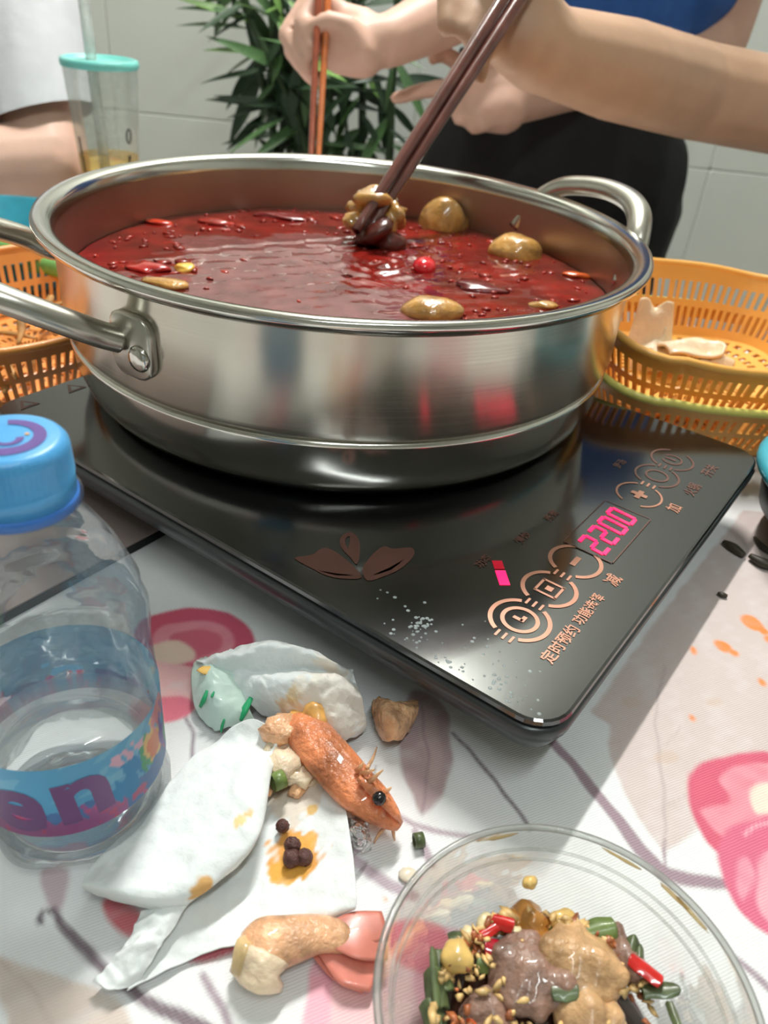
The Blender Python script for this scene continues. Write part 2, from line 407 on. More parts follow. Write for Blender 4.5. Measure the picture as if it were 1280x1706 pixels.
def stroke(pts, w, c, a=1.0):
    SA_ = np.zeros(len(P2)); q = [Z(u, v)[:2] for u, v in pts]; q = cr_interp(q, 5); ww = np.interp(np.linspace(0, 1, len(q)), np.linspace(0, 1, len(w)), w)
    for i in range(len(q) - 1):
        lo = np.minimum(q[i], q[i + 1]) - 0.01; hi = np.maximum(q[i], q[i + 1]) + 0.01
        sub = ix[((PW[ix] > lo) & (PW[ix] < hi)).all(1)]
        d, t = segdist(PW[sub], q[i], q[i + 1]); h = (ww[i] + (ww[i + 1] - ww[i]) * t) / 2 * mpx(np.array([*q[i], 0]))
        k = np.clip(.5 + (h - d) / .0014, 0, 1) * a; k = np.maximum(k, 0)
        best = SA_[sub]; nk = np.maximum(k, best); SA_[sub] = nk
    t_ = np.where(SA_ > 0)[0]; Ccol[t_] = Ccol[t_] * (1 - SA_[t_, None]) + alb(c) * SA_[t_, None]
LEAF = (204, 194, 192); BR = (152, 134, 146); DK = (205, 92, 118); MID = (226, 148, 164); LT = (238, 190, 192); CRM = (232, 214, 198)
# big beige leaves
paint([(1111, 1425), (1166, 1380), (1178, 1335), (1160, 1290), (1205, 1262), (1300, 1255), (1400, 1100), (1340, 860), (1240, 850), (1120, 1000), (985, 1186), (1018, 1206), (1012, 1238), (1028, 1292), (1062, 1362)], LEAF, 1, 0.08, 4, False)
stroke([(1108, 1110), (1092, 1180), (1096, 1250), (1106, 1320), (1110, 1428)], [3, 4, 5], (178, 166, 168), .8)
stroke([(1104, 1240), (1128, 1222), (1134, 1212)], [2, 2], (186, 174, 172), .7); stroke([(1107, 1345), (1150, 1320)], [2, 2], (186, 174, 172), .7)
paint([(690, 1150), (740, 1175), (752, 1255), (742, 1312), (703, 1356), (680, 1310), (667, 1262), (668, 1205)], (176, 158, 162), 1, 0.1)
paint([(700, 1185), (728, 1200), (734, 1290), (716, 1300)], (190, 172, 172), .8)
stroke([(703, 1170), (712, 1260), (703, 1356)], [3, 3], (150, 132, 140))
paint([(-30, 1585), (50, 1610), (120, 1632), (170, 1650), (215, 1690), (225, 1760), (20, 1760), (12, 1690), (-20, 1640)], (206, 196, 188), 1, 0.08)
stroke([(0, 1600), (50, 1650), (90, 1706)], [4, 3], (186, 172, 166), .7)
paint([(70, 1445), (115, 1448), (108, 1500), (92, 1522), (78, 1490)], (190, 172, 180), .9)
# branches
stroke([(915, 1225), (1000, 1330), (1060, 1405), (1106, 1456)], [16, 20, 24, 26], BR)
stroke([(1100, 1452), (1150, 1466), (1225, 1474)], [22, 26, 22], BR)
stroke([(1112, 1400), (1109, 1456)], [3, 6], BR)
stroke([(755, 1220), (820, 1295), (884, 1380)], [5, 7, 7], (120, 108, 118))
stroke([(655, 1355), (720, 1385), (800, 1396)], [7, 11, 9], (170, 156, 168)); stroke([(690, 1385), (722, 1440)], [12, 16], (170, 156, 168))
stroke([(570, 1420), (630, 1462), (690, 1492)], [18, 20, 20], (172, 160, 172))
stroke([(310, 1195), (322, 1225), (322, 1265)], [6, 6], (150, 140, 152))
stroke([(90, 1515), (112, 1558), (165, 1605), (230, 1660), (300, 1692), (360, 1730)], [9, 17, 14, 20, 22, 20], (118, 106, 116))
stroke([(90, 1520), (72, 1520), (66, 1534)], [5, 6, 7], (110, 100, 110)); paint([(60, 1532), (68, 1528), (72, 1538), (64, 1542)], (100, 92, 104))
stroke([(342, 1628), (362, 1670), (384, 1720)], [12, 14, 14], (160, 148, 160))
stroke([(1232, 1600), (1300, 1660)], [12, 16], (160, 148, 160))
stroke([(245, 1085), (330, 1118)], [9, 7], (206, 206, 212))
# rose beyond the bottle
paint([(225, 1050), (255, 1024), (320, 1014), (380, 1022), (418, 1050), (426, 1082), (400, 1108), (352, 1130), (300, 1128), (235, 1110)], DK)
paint([(262, 1048), (320, 1034), (372, 1042), (392, 1070), (372, 1094), (320, 1104), (262, 1092)], MID, .9, .1)
paint([(285, 1062), (330, 1048), (370, 1062), (362, 1086), (310, 1094)], (206, 100, 122), .9)
paint([(246, 1082), (290, 1068), (320, 1080), (318, 1100), (262, 1108)], CRM, .9)
paint([(225, 1105), (320, 1112), (345, 1150), (310, 1190), (255, 1198), (225, 1195)], LT, 1, .1)
paint([(225, 1168), (300, 1160), (325, 1180), (290, 1200), (225, 1202)], (228, 120, 142))
# roses on the right
paint([(1148, 1310), (1160, 1280), (1200, 1262), (1290, 1254), (1400, 1330), (1380, 1420), (1260, 1440), (1200, 1425), (1160, 1370)], DK)
paint([(1200, 1300), (1225, 1278), (1300, 1276), (1380, 1340), (1320, 1400), (1220, 1400), (1168, 1352), (1215, 1335)], MID, 1, .12)
paint([(1250, 1322), (1262, 1306), (1300, 1306), (1320, 1340), (1270, 1356), (1256, 1345)], (240, 218, 204))
paint([(1196, 1420), (1215, 1380), (1260, 1366), (1320, 1360), (1420, 1430), (1400, 1600), (1300, 1570), (1240, 1525), (1205, 1475)], (208, 104, 134))
paint([(1226, 1440), (1248, 1430), (1256, 1470), (1240, 1500), (1226, 1480)], (228, 158, 176), .9, .1)
paint([(1262, 1440), (1300, 1420), (1340, 1480), (1320, 1540), (1270, 1520)], (230, 168, 182), .9, .1)
stroke([(1240, 1392), (1262, 1376), (1300, 1370)], [5, 5], (236, 176, 190))
# rose under the bowl
paint([(516, 1640), (530, 1596), (570, 1566), (640, 1550), (760, 1548), (800, 1600), (780, 1760), (520, 1760)], (236, 178, 196), 1, .12)
paint([(560, 1625), (610, 1580), (680, 1600), (690, 1760), (560, 1760)], (240, 202, 206), .9, .1)
paint([(640, 1545), (720, 1535), (760, 1580), (720, 1620), (660, 1600)], (226, 120, 140))
paint([(170, 1500), (205, 1492), (238, 1530), (236, 1560), (205, 1558), (178, 1532)], (206, 116, 124), 1, .1)
paint([(305, 1590), (350, 1575), (400, 1566), (405, 1580), (330, 1606)], (190, 104, 116))
# the same print goes on over the rest of the cloth
def mirror(x, lo, hi):
    L_ = hi - lo; y = (x - lo) % (2 * L_); return lo + np.where(y < L_, y, 2 * L_ - y)
far = np.where((SS.ravel() > .40) | (TT.ravel() > .42) | (TT.ravel() < -.17) | (SS.ravel() < -.19))[0]
si = np.clip(np.searchsorted(sa, mirror(SS.ravel()[far], -.15, .29)), 0, nR - 1); ti = np.clip(np.searchsorted(ta, mirror(TT.ravel()[far], -.14, .28)), 0, nC - 1)
Ccol[far] = Ccol[si * nC + ti]
# oil spots
OIL = (232, 140, 70)
for (u, v, a, b) in ((1254, 1038, 20, 12), (1203, 1077, 15, 9), (1155, 1084, 6, 5), (1270, 1136, 6, 6), (1282, 1066, 7, 5), (1273, 1052, 8, 6), (1222, 1088, 8, 4), (1155, 1195, 5, 4), (640, 1500, 3, 3)):
    paint([(u + a * math.cos(t), v + b * math.sin(t) + 0.35 * a * math.cos(t)) for t in np.linspace(0, 6.28, 9)[:-1]], OIL, .95, .08)
for (u, v, a) in ((1110, 1262, 22), (1050, 1170, 16), (1190, 1170, 14)):
    paint([(u + a * math.cos(t), v + a * .5 * math.sin(t)) for t in np.linspace(0, 6.28, 9)[:-1]], (200, 176, 150), .35)
set_col(cloth, Ccol)

# ------------------------------------------------------------------ induction cooker
CW, CD = 0.2716, 0.3448
M_GLASS = mat('black_glass', (10, 10, 11), 0.13, var=0.1, coat=0.15, spec=1.0, ior=1.6)
M_FRAME = mat('dark_plastic', (52, 55, 56), 0.28, var=0.08, spec=0.6)
M_BASE = mat('black_base', (22, 22, 23), 0.5)
M_COPPER = mat('copper_print', (196, 140, 116), 0.35, 0.3, var=0.1)
M_DIMCOP = mat('dim_copper_print', (112, 76, 66), 0.4, 0.2)
M_TICK = mat('black_print', (12, 12, 12), 0.3)
M_LED = mat('red_led', (255, 20, 60), 0.4, emit=(255, 28, 84), estr=1.5)
M_LEDD = mat('dim_red_led', (120, 10, 20), 0.4, emit=(170, 12, 40), estr=0.5)
ck = empty('induction_cooker', ST(CW / 2, CD / 2, 0), 'flat black glass induction cooker with red digits and copper print', 'induction cooker')
def stp(P, z): return [tuple(ST(a, b, z)) for a, b in P]
def rr(i, z, r=0.016): return stp(rrect(i, CW - i, i, CD - i, max(r - i, 0.004), 7), z)
mk('glass_top', *loft([rr(.0015, ZC - .004), rr(.0008, ZC - .002), rr(.0012, ZC - .0005), rr(.0022, ZC)]), M_GLASS, ck, False)
mk('frame', *loft([rr(.012, ZC - .019), rr(.004, ZC - .017), rr(.0005, ZC - .010), rr(0, ZC - .0055), rr(.001, ZC - .0042)]), M_FRAME, ck)
mk('base_housing', *loft([rr(.055, .006), rr(.045, .009), rr(.034, ZC - .018)]), M_BASE, ck)
for s in (.075, CW - .075):
    for t in (.075, CD - .075):
        mk('rubber_foot', *lathe([(.009, 0.0002), (.010, .002), (.010, .007)], 16, ST(s, t)[:2]), M_BASE, ck)
ZP = ZC + 0.00025
def flat_poly(name, pts, m, parent=ck, z=ZP):
    return mk(name, [(p[0], p[1], z) for p in pts], [tuple(range(len(pts)))], m, parent, False)
def ring(name, c, r, w, m, a0=0, a1=360, z=ZP, n=40, sx=1.0, parent=ck):
    V, F = [], []; full = abs(a1 - a0) >= 360
    for i in range(n + 1):
        a = rad(a0 + (a1 - a0) * i / n)
        for q in (r - w / 2, r + w / 2):
            V.append(ST(c[0] + q * math.cos(a) * sx, c[1] + q * math.sin(a), z))
    F = [(2 * i, 2 * i + 1, 2 * i + 3, 2 * i + 2) for i in range(n)]
    return mk(name, V, F, m, parent, False)
def bar(name, c, L, w, m, ang=0.0, z=ZP, parent=ck):
    a = rad(ang); d = np.array([math.cos(a), math.sin(a)]) * L / 2; e = np.array([-math.sin(a), math.cos(a)]) * w / 2
    return flat_poly(name, [ST(*(np.array(c) + p)) for p in (d + e, -d + e, -d - e, d - e)], m, parent, z)
def pxpoly(pts, k=3, z=ZP): return [tuple(p) for p in cr_interp([Z(u, v, z) for u, v in pts], k, True)]
# lotus mark: two side leaves and an open bud
lot = flat_poly('printed_lotus', pxpoly([(491, 930), (510, 926), (524, 922), (533, 915), (545, 913), (562, 921), (586, 940), (603, 962), (573, 964), (545, 959), (518, 946)]), M_DIMCOP)
flat_poly('printed_petal', pxpoly([(604, 950), (612, 934), (628, 917), (641, 910), (655, 914), (683, 912), (691, 918), (686, 931), (665, 949), (635, 962), (612, 967)]), M_DIMCOP)
bud = [(566, 900), (573, 890), (586, 887), (597, 897), (600, 918), (595, 940), (584, 929), (570, 914)]; hole = [(575, 900), (578, 895), (583, 894), (583, 902), (581, 910), (580, 914), (578, 910), (576, 906)]
bo = [np.array(p) for p in pxpoly(bud, 3)]; bh = [np.array(p) for p in pxpoly(hole, 3)]; nb = len(bo)
mk('printed_bud', bo + bh, [(i, (i + 1) % nb, nb + (i + 1) % nb, nb + i) for i in range(nb)], M_DIMCOP, ck, False)
flat_poly('printed_vein', pxpoly([(530, 950), (560, 955), (590, 958), (560, 958)], 2, ZP + .0001), M_TICK); flat_poly('printed_vein', pxpoly([(620, 958), (650, 945), (672, 932), (652, 949)], 2, ZP + .0001), M_TICK)
BT = [.0464, .0728, .0989, .1756, .2014, .2252]; bt = .039
for i, s in enumerate(BT):
    r = .0122 if i == 0 else .0115; m = M_COPPER if i < 4 else M_DIMCOP; wd = .0019 if i < 3 else .0011
    b_ = ring('touch_button', (s, bt), r, wd, m, 25, 155); ring('ring_arc', (s, bt), r, wd, m, 205, 335, parent=b_)
    for sd in (0, 180):
        if i in (0, 1, 3, 4) and sd == 0 or i == 0 and sd == 180:
            for k in (-1, 0, 1):
                bar('chain_tick', (s + math.cos(rad(sd)) * .0128, bt + k * .0032), .0042, .0011, m)
ring('clock_ring', (BT[0], bt), .0072, .0018, M_COPPER)
bar('clock_hand', (BT[0], bt + .001), .0042, .0018, M_COPPER, 90); bar('clock_hand', (BT[0] + .0012, bt - .001), .0038, .0018, M_COPPER, 0)
for (a, b, L, w) in ((-.0045, 0, .0012, .0105), (.0045, 0, .0012, .0105), (0, .0047, .0095, .0012), (0, -.0047, .0095, .0012), (0, 0, .0032, .0032)):
    bar('square_icon', (BT[1] + a, bt + b), L, w, M_COPPER)
bar('minus_sign', (BT[2], bt), .0075, .0026, M_COPPER)
bar('plus_sign', (BT[3], bt), .0085, .0028, M_COPPER); bar('plus_sign', (BT[3], bt), .0028, .0085, M_COPPER, z=ZP + .0001)
ring('spiral_icon', (BT[4], bt), .0058, .0012, M_DIMCOP); bar('power_icon', (BT[5], bt + .001), .0012, .006, M_DIMCOP); ring('power_icon', (BT[5], bt), .0052, .0011, M_DIMCOP, 120, 420)
for s, t, w, m, sz in ((.0450, .0196, '定时预约', M_COPPER, .0066), (.0722, .0200, '功能选择', M_COPPER, .0060), (.0979, .0200, '减', M_COPPER, .0078), (.1762, .0200, '加', M_COPPER, .0078),
                       (.2015, .0190, '火锅', M_DIMCOP, .0072), (.2290, .0185, '开关', M_DIMCOP, .0072),
                       (.0985, .0655, '爆炒', M_DIMCOP, .0052), (.1250, .0640, '蒸煮', M_DIMCOP, .0052), (.1990, .0592, '煲汤', M_DIMCOP, .0052), (.0700, .0700, '功率', M_DIMCOP, .0052)):
    text('panel_text', w, sz, ST(s, t), TH, m, ck, ZP, bold=.00012)
dsp = flat_poly('display_window', stp(rrect(.1090, .1570, .0255, .0500, .0015, 3), ZP), M_GLASS)
for (a, b, L, w) in ((.133, .0255, .047, .0005), (.133, .0500, .047, .0005), (.1090, .0378, .0005, .0240), (.1570, .0378, .0005, .0240)):
    bar('display_border', (a, b), L, w, M_DIMCOP, z=ZP + .0002, parent=dsp)
SEG = {'2': 'abged', '0': 'abcdef'}
for k, ch in enumerate('2200'):
    cx = .1165 + k * .0108; cy = .0378; w, h, tk = .0066, .0130, .0019; sk = .12
    P = {'a': (0, h / 2, 1), 'g': (0, 0, 1), 'd': (0, -h / 2, 1), 'f': (-w / 2, h / 4, 0), 'b': (w / 2, h / 4, 0), 'e': (-w / 2, -h / 4, 0), 'c': (w / 2, -h / 4, 0)}
    mb = MB()
    for sg in SEG[ch]:
        x, y, hor = P[sg]; L2, W2 = ((w - .0004, tk) if hor else (tk, h / 2 - .0004))
        mb.add([ST(cx + x + a * L2 / 2 + (y + b * W2 / 2) * sk, cy + y + b * W2 / 2, ZP + .0003) for a, b in ((-1, -1), (1, -1), (1, 1), (-1, 1))], [(0, 1, 2, 3)])
    mb.build('digit', M_LED, dsp, False)
bar('indicator_light', (.0655, .0580), .0046, .0100, M_LED, -48); bar('indicator_light', (.0722, .0640), .0046, .0060, M_LEDD, -48)
for i in range(9):
    s = .012 + i * .03; q = .335
    flat_poly('printed_triangle', [ST(s, q - .006), ST(s + .012, q - .006), ST(s + .006, q + .004)], M_DIMCOP)
    flat_poly('triangle_inner', [ST(s + .003, q - .0045), ST(s + .009, q - .0045), ST(s + .006, q + .001)], M_GLASS, z=ZP + .0001)
# splashes on the glass: too many and too small to count
mb = MB()
M_DROP = mat('dried_splash', (150, 158, 158), 0.25, var=0.3)
def dome(c, r, h, n=7):
    V = [(c[0] + r * math.cos(2 * math.pi * i / n), c[1] + r * math.sin(2 * math.pi * i / n), c[2]) for i in range(n)]
    V += [(c[0] + .6 * r * math.cos(2 * math.pi * i / n), c[1] + .6 * r * math.sin(2 * math.pi * i / n), c[2] + h * .8) for i in range(n)] + [(c[0], c[1], c[2] + h)]
    return V, [(i, (i + 1) % n, n + (i + 1) % n, n + i) for i in range(n)] + [(n + i, n + (i + 1) % n, 2 * n) for i in range(n)]
for i in range(150):
    u, v = rng.uniform(620, 900), 0
    v = 1060 + (u - 660) * .5 + rng.normal(0, 38)
    if i < 40: u, v = 700 + rng.normal(0, 14), 1044 + rng.normal(0, 8)
    c = Z(u, v, ZC); d = c - C0; s_, t_ = d @ E1, d @ E2
    if s_ < .004 or t_ < .004: continue
    mb.add(*dome(c, rng.uniform(.0003, .0009), .0003))
o = mb.build('splash_drops', M_DROP, ck); o['kind'] = 'stuff'

# ------------------------------------------------------------------ stockpot
PC = np.array([-.0358, .470])
M_STEEL = steel_mat('brushed_steel', (196, 190, 178), 0.24, 0.75, 0.05)
M_STEELI = steel_mat('oily_steel', (176, 150, 134), 0.34, 0.3)
M_RIMS = steel_mat('polished_steel', (205, 202, 194), 0.16)
pot = empty('stockpot', (PC[0], PC[1], ZC), 'wide low stainless steel pot of red soup standing on the cooker', 'pot')
mk('pot_base', *lathe([(.0, .0006), (.136, .0006), (.1435, .0012), (.149, .0040), (.1535, .010), (.1570, .021), (.1588, .0335), (.1590, .0350), (.1580, .0362), (.1570, .0365)], 128, PC, ZC, False), M_RIMS, pot)
mk('pot_body', *lathe([(.1560, .0360), (.1578, .0362), (.1584, .0385), (.1600, .042), (.1604, .082), (.1612, .0905)], 128, PC, ZC, False), M_STEEL, pot)
mk('inner_wall', *lathe([(.1600, .0925), (.1590, .086), (.1585, .05), (.156, .02), (.150, .006), (.0, .005)], 128, PC, ZC, False), M_STEELI, pot)
mk('rim', *lathe([(.1600, .0885), (.1635, .0895), (.1675, .0915), (.1695, .0938), (.1700, .0955), (.1693, .0970), (.1672, .0977), (.1635, .0970), (.1606, .0955), (.1592, .0930), (.1588, .0880)], 128, PC, ZC, False), M_RIMS, pot)
def cyl(az, r, z): a = rad(az); return np.array([PC[0] + r * math.cos(a), PC[1] + r * math.sin(a), ZC + z])
M_HAND = steel_mat('handle_steel', (188, 184, 174), 0.28)
def handle(pts, plates):
    h = mk('handle', *tube([cyl(*p) for p in pts], [.0075] * len(pts), 14, 6, flat=0.8), M_HAND, pot)
    for az, z in plates:
        a = rad(az); nrm = np.array([math.cos(a), math.sin(a), 0]); tg = np.array([-math.sin(a), math.cos(a), 0]); c = cyl(az, .1606, z); rv = c + (tg * .0065 - np.array([0, 0, .004])) * (1 if az > 200 else 0)
        P = rrect(-.013, .013, -.015, .015, .008, 4)
        pl = mk('mounting_plate', *loft([[tuple(c + x * tg * sc + np.array([0, 0, y * sc]) + nrm * (dz - (x * x) / .34)) for x, y in P] for dz, sc in ((-.001, 1), (.0028, 1), (.0036, .93))]), M_HAND, h)
        V = []; rings = []
        for r, dz in ((.0062, .003), (.0062, .0042), (.005, .0056), (.002, .006)):
            rings.append([tuple(rv + nrm * dz + r * (math.cos(t) * tg + math.sin(t) * np.array([0, 0, 1]))) for t in np.linspace(0, 2 * math.pi, 17)[:-1]])
        mk('rivet', *loft(rings), M_RIMS, h)
handle([(236.0, .1625, .0655), (235, .170, .069), (233.5, .184, .077), (229, .206, .089), (221, .224, .098), (212, .229, .101), (203, .222, .098), (196, .203, .088), (190, .182, .076), (188, .170, .068), (186, .1640, .066)], ((238.8, .0650), (185.5, .066)))
handle([(2, .1640, .070), (5, .168, .080), (9, .173, .095), (14, .178, .103), (20, .181, .107), (27, .181, .108), (34, .178, .106), (40, .173, .101), (45, .168, .088), (48, .1640, .070)], ((1, .068), (50, .068)))

# ------------------------------------------------------------------ soup
SZ = ZC + 0.0615
nr, na = 70, 220
V = [(PC[0], PC[1], SZ)]
for i in range(1, nr + 1):
    r = .1578 * i / nr
    for k in range(na):
        a = 2 * math.pi * k / na; V.append((PC[0] + r * math.cos(a), PC[1] + r * math.sin(a), SZ))
V = np.array(V)
boil = Z(640, 440, SZ)[:2]; boil2 = Z(740, 390, SZ)[:2]
dd = np.hypot(*(V[:, :2] - boil).T); d2 = np.hypot(*(V[:, :2] - boil2).T)
amp = .00035 + .0011 * np.exp(-(dd / .035) ** 2) + .0009 * np.exp(-(d2 / .05) ** 2)
V[:, 2] += amp * (snoise(V[:, :2], 160, 11) * .5 + np.sin(dd * 520) * np.exp(-dd / .03) * .9)
F = [(0, 1 + k, 1 + (k + 1) % na) for k in range(na)]
for i in range(nr - 1):
    for k in range(na):
        k2 = (k + 1) % na; F.append((1 + i * na + k, 1 + i * na + k2, 1 + (i + 1) * na + k2, 1 + (i + 1) * na + k))
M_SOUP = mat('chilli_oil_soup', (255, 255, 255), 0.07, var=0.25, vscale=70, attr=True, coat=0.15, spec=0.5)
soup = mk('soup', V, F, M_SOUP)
tag(soup, 'glossy red chilli oil broth filling the steel pot', 'soup')
mauve_refl = [Z(u, v, SZ)[:2] for u, v in ((290, 400), (340, 392), (440, 398), (470, 388), (560, 394), (590, 425), (575, 462), (560, 490), (640, 478), (720, 505), (690, 570), (420, 570), (310, 490), (330, 440))]
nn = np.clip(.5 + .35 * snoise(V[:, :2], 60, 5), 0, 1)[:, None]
inm = inpoly(V[:, :2] + .002 * np.c_[snoise(V[:, :2], 200, 61), snoise(V[:, :2], 200, 62)], cr_interp(mauve_refl, 4, True))[:, None] * .85
c1, c2, c3 = lin((140, 34, 27)), lin((94, 27, 23)), lin((126, 78, 76))  # last tone: the grey wall's reflection, painted into the broth colour
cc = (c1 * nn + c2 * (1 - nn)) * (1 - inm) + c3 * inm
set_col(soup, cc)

M_FLAKE = mat('chilli_flake', (158, 42, 30), 0.3, var=0.5, vscale=160, coat=.4)
mb = MB()
for i in range(420):
    a = rng.uniform(0, 6.283); r = .154 * math.sqrt(rng.uniform(0.05, 1)); p = PC + r * np.array([math.cos(a), math.sin(a)])
    if inpoly(p[None], cr_interp(mauve_refl, 4, True))[0] and rng.uniform() < .93: continue
    sz = rng.uniform(.0012, .0034) if i % 4 else rng.uniform(.003, .006)
    mb.add(*blob((p[0], p[1], SZ + .0002), (sz, sz * rng.uniform(.4, .8), .0009), .25, 2, i, 1, rng.uniform(0, 3.1)))
tag(mb.build('chilli_flakes', M_FLAKE), 'loose red chilli flakes floating all over the broth', 'chilli flakes', kind='stuff')
M_MEAT = mat('stewed_meat', (200, 148, 76), 0.25, var=0.4, vscale=80, bump=.7, bscale=160, sss=.1, coat=.9)
M_MEATD = mat('dark_meat', (84, 34, 24), 0.3, var=0.3, vscale=90, bump=.4, coat=.4)
def float_piece(name, u, v, ru, rv, m, label, cat, seed, up=.35, rz=0.0, amp=.14):
    c = Z(u, v, SZ); k = mpx(c)
    o = mk(name, *blob((c[0], c[1], SZ + .0005), (ru * k, rv * k * 1.6, min(ru, rv) * k * up * 2), amp, 1.7, seed, 3, rz), m)
    return tag(o, label, cat)
float_piece('meat_chunk', 736, 378, 42, 20, M_MEAT, 'yellow-brown meat lump in the broth just right of the dipped chopsticks', 'meat', 1, 1.1, amp=.10)
float_piece('meat_chunk', 783, 374, 26, 15, mat('browned_meat', (150, 104, 48), 0.3, var=.3, vscale=90, coat=.4), 'darker brown meat lump touching the yellow one near the pot back', 'meat', 2, 1.5, amp=.10)
float_piece('meat_chunk', 858, 422, 44, 24, M_MEAT, 'rounded tan meat lump with a white shine at the broth right', 'meat', 3, .6, amp=.07)
float_piece('meat_chunk', 720, 522, 52, 22, M_MEAT, 'wide tan meat lump against the near rim of the pot', 'meat', 4, .6, amp=.07)
float_piece('meat_chunk', 275, 474, 40, 14, M_MEAT, 'yellowish meat lump half hidden under the rim near the front handle', 'meat', 5, .3)
float_piece('meat_chunk', 906, 510, 24, 10, M_MEAT, 'small brown meat lump at the rim, right end of the broth', 'meat', 9, .3)
float_piece('corn_kernel', 308, 448, 17, 10, mat('corn_yellow', (246, 196, 84), .3, coat=.5), 'bright yellow kernel floating alone at the broth left', 'corn', 6, .4)
float_piece('chilli', 707, 446, 19, 16, mat('fresh_chilli', (220, 28, 40), .15, coat=.8), 'bright red shiny chilli floating below the chopsticks', 'chilli', 7, .5, amp=.08)
float_piece('tomato_piece', 246, 448, 32, 14, mat('tomato_red', (178, 30, 24), .2, coat=.6), 'soft red tomato piece floating beside the yellow kernel', 'tomato', 8, .3)
float_piece('tomato_piece', 268, 372, 26, 8, mat('tomato_orange', (206, 58, 30), .2, coat=.6), 'orange-red tomato piece floating at the far left of the broth', 'tomato', 10, .3)
float_piece('carrot_piece', 962, 460, 22, 8, mat('carrot_orange', (226, 96, 34), .25, coat=.5), 'orange carrot piece near the right wall of the pot', 'carrot', 12, .3)
float_piece('dried_chilli', 470, 362, 46, 10, mat('dried_chilli_red', (120, 16, 16), .25, coat=.6), 'long dark red dried chilli at the back of the broth', 'chilli', 13, .3)
float_piece('dried_chilli', 800, 480, 44, 12, mat('dried_chilli_dark', (104, 14, 16), .25, coat=.6), 'dark red dried chilli floating between the two tan lumps', 'chilli', 14, .3)
float_piece('dried_chilli', 360, 372, 34, 9, M_FLAKE, 'red dried chilli lying among flakes left of the clear oil', 'chilli', 15, .3)
# the knot of offal that the chopsticks lift
kc = Z(622, 372, SZ + .012); k = mpx(kc)
kn = empty('offal_knot', (kc[0], kc[1], SZ), 'brown and dark lump of meat gripped by the dark chopsticks', 'meat')
mk('fatty_top', *blob(D(625, 342, (kc - CAM) @ C_FWD), (36 * k, 30 * k, 26 * k), .34, 2.6, 21), M_MEAT, kn)
mk('fatty_top', *blob(D(655, 366, (kc - CAM) @ C_FWD), (18 * k, 22 * k, 24 * k), .2, 2.0, 22), M_MEAT, kn)
mk('fatty_top', *blob(D(588, 368, (kc - CAM) @ C_FWD - .004), (17 * k, 16 * k, 12 * k), .2, 2.0, 23), M_MEAT, kn)
mk('dark_underside', *blob(D(630, 392, (kc - CAM) @ C_FWD - .006), (38 * k, 30 * k, 24 * k), .26, 2.6, 24), M_MEATD, kn)

# ------------------------------------------------------------------ chopsticks
M_CHOPD = mat('dark_chopstick', (104, 60, 52), 0.2, var=.25, vscale=60, coat=.6)
M_CHOPR = mat('red_chopstick', (150, 74, 48), 0.25, var=.2, vscale=60, coat=.5)
M_CHOPO = mat('orange_chopstick', (206, 116, 60), 0.3, var=.2, vscale=60, coat=.4)
def chop(a, b, r0, r1, m, label, ext=0.0):
    a = np.array(a); b = np.array(b); d = (a - b) / np.linalg.norm(a - b); a = a + d * ext
    L = np.linalg.norm(a - b)
    o = mk('chopstick', *tube([a, a - d * L * .02, b + d * L * .45, b + d * .004, b], [r0 * .9, r0, (r0 + r1) / 2, r1, r1 * .8], 12, 2), m)
    return tag(o, label, 'chopstick')
chop(D(838, 0, .570), D(600, 374, .515), .0058, .0034, M_CHOPD, 'dark chopstick dipping into the soup, upper one of its pair', .07)
chop(D(866, 0, .572), D(618, 378, .522), .0054, .0034, M_CHOPD, 'dark chopstick dipping into the soup, lower one of its pair', .07)
chop(D(530, 0, .832), D(517, 290, .835), .0042, .0028, M_CHOPR, 'red-brown chopstick held upright behind the pot', .05)
chop(D(546, 0, .838), D(529, 290, .845), .0042, .0028, M_CHOPO, 'orange chopstick held upright behind the pot', .05)

# ------------------------------------------------------------------ people
def body(name, caps, vox=0.004, smooth=6, m=None, parent=None, cut=None):
    mb = MB()
    for (a, ra, b, rb) in caps:
        a = np.array(a, float); b = np.array(b, float); L = np.linalg.norm(b - a)
        if L < 1e-6: mb.add(*blob(a, (ra,) * 3, 0, 1, 0, 2)); continue
        w = (b - a) / L; u = np.cross(w, [0, 0, 1.0] if abs(w[2]) < .9 else [1.0, 0, 0]); u /= np.linalg.norm(u); v = np.cross(w, u)
        rings = []
        for t in (-90, -60, -30, 0): rings.append((a + w * ra * math.sin(rad(t)), ra * max(math.cos(rad(t)), .02)))
        for t in (.25, .5, .75): rings.append((a + (b - a) * t, ra + (rb - ra) * t))
        for t in (0, 30, 60, 90): rings.append((b + w * rb * math.sin(rad(t)), rb * max(math.cos(rad(t)), .02)))
        seg = 14
        R = [[tuple(c + r * (math.cos(2 * math.pi * j / seg) * u + math.sin(2 * math.pi * j / seg) * v)) for j in range(seg)] for c, r in rings]
        mb.add(*loft(R))
    me = bpy.data.meshes.new(name); me.from_pydata([tuple(map(float, q)) for q in mb.V], [], mb.F); me.update()
    o = bpy.data.objects.new(name, me); COL.objects.link(o)
    def f(o):
        r = o.modifiers.new('r', 'REMESH'); r.mode = 'VOXEL'; r.voxel_size = vox
        s = o.modifiers.new('s', 'SMOOTH'); s.factor = .5; s.iterations = smooth
    modded(o, f); me = o.data; bpy.data.objects.remove(o)
    if cut:
        bm = bmesh.new(); bm.from_mesh(me)
        for co, no in cut:
            bmesh.ops.bisect_plane(bm, geom=bm.verts[:] + bm.edges[:] + bm.faces[:], plane_co=co, plane_no=no, clear_outer=True)
        bm.to_mesh(me); bm.free()
    r = link(me, name, m, parent)
    if parent is not None: r.location = (0, 0, 0)
    return r
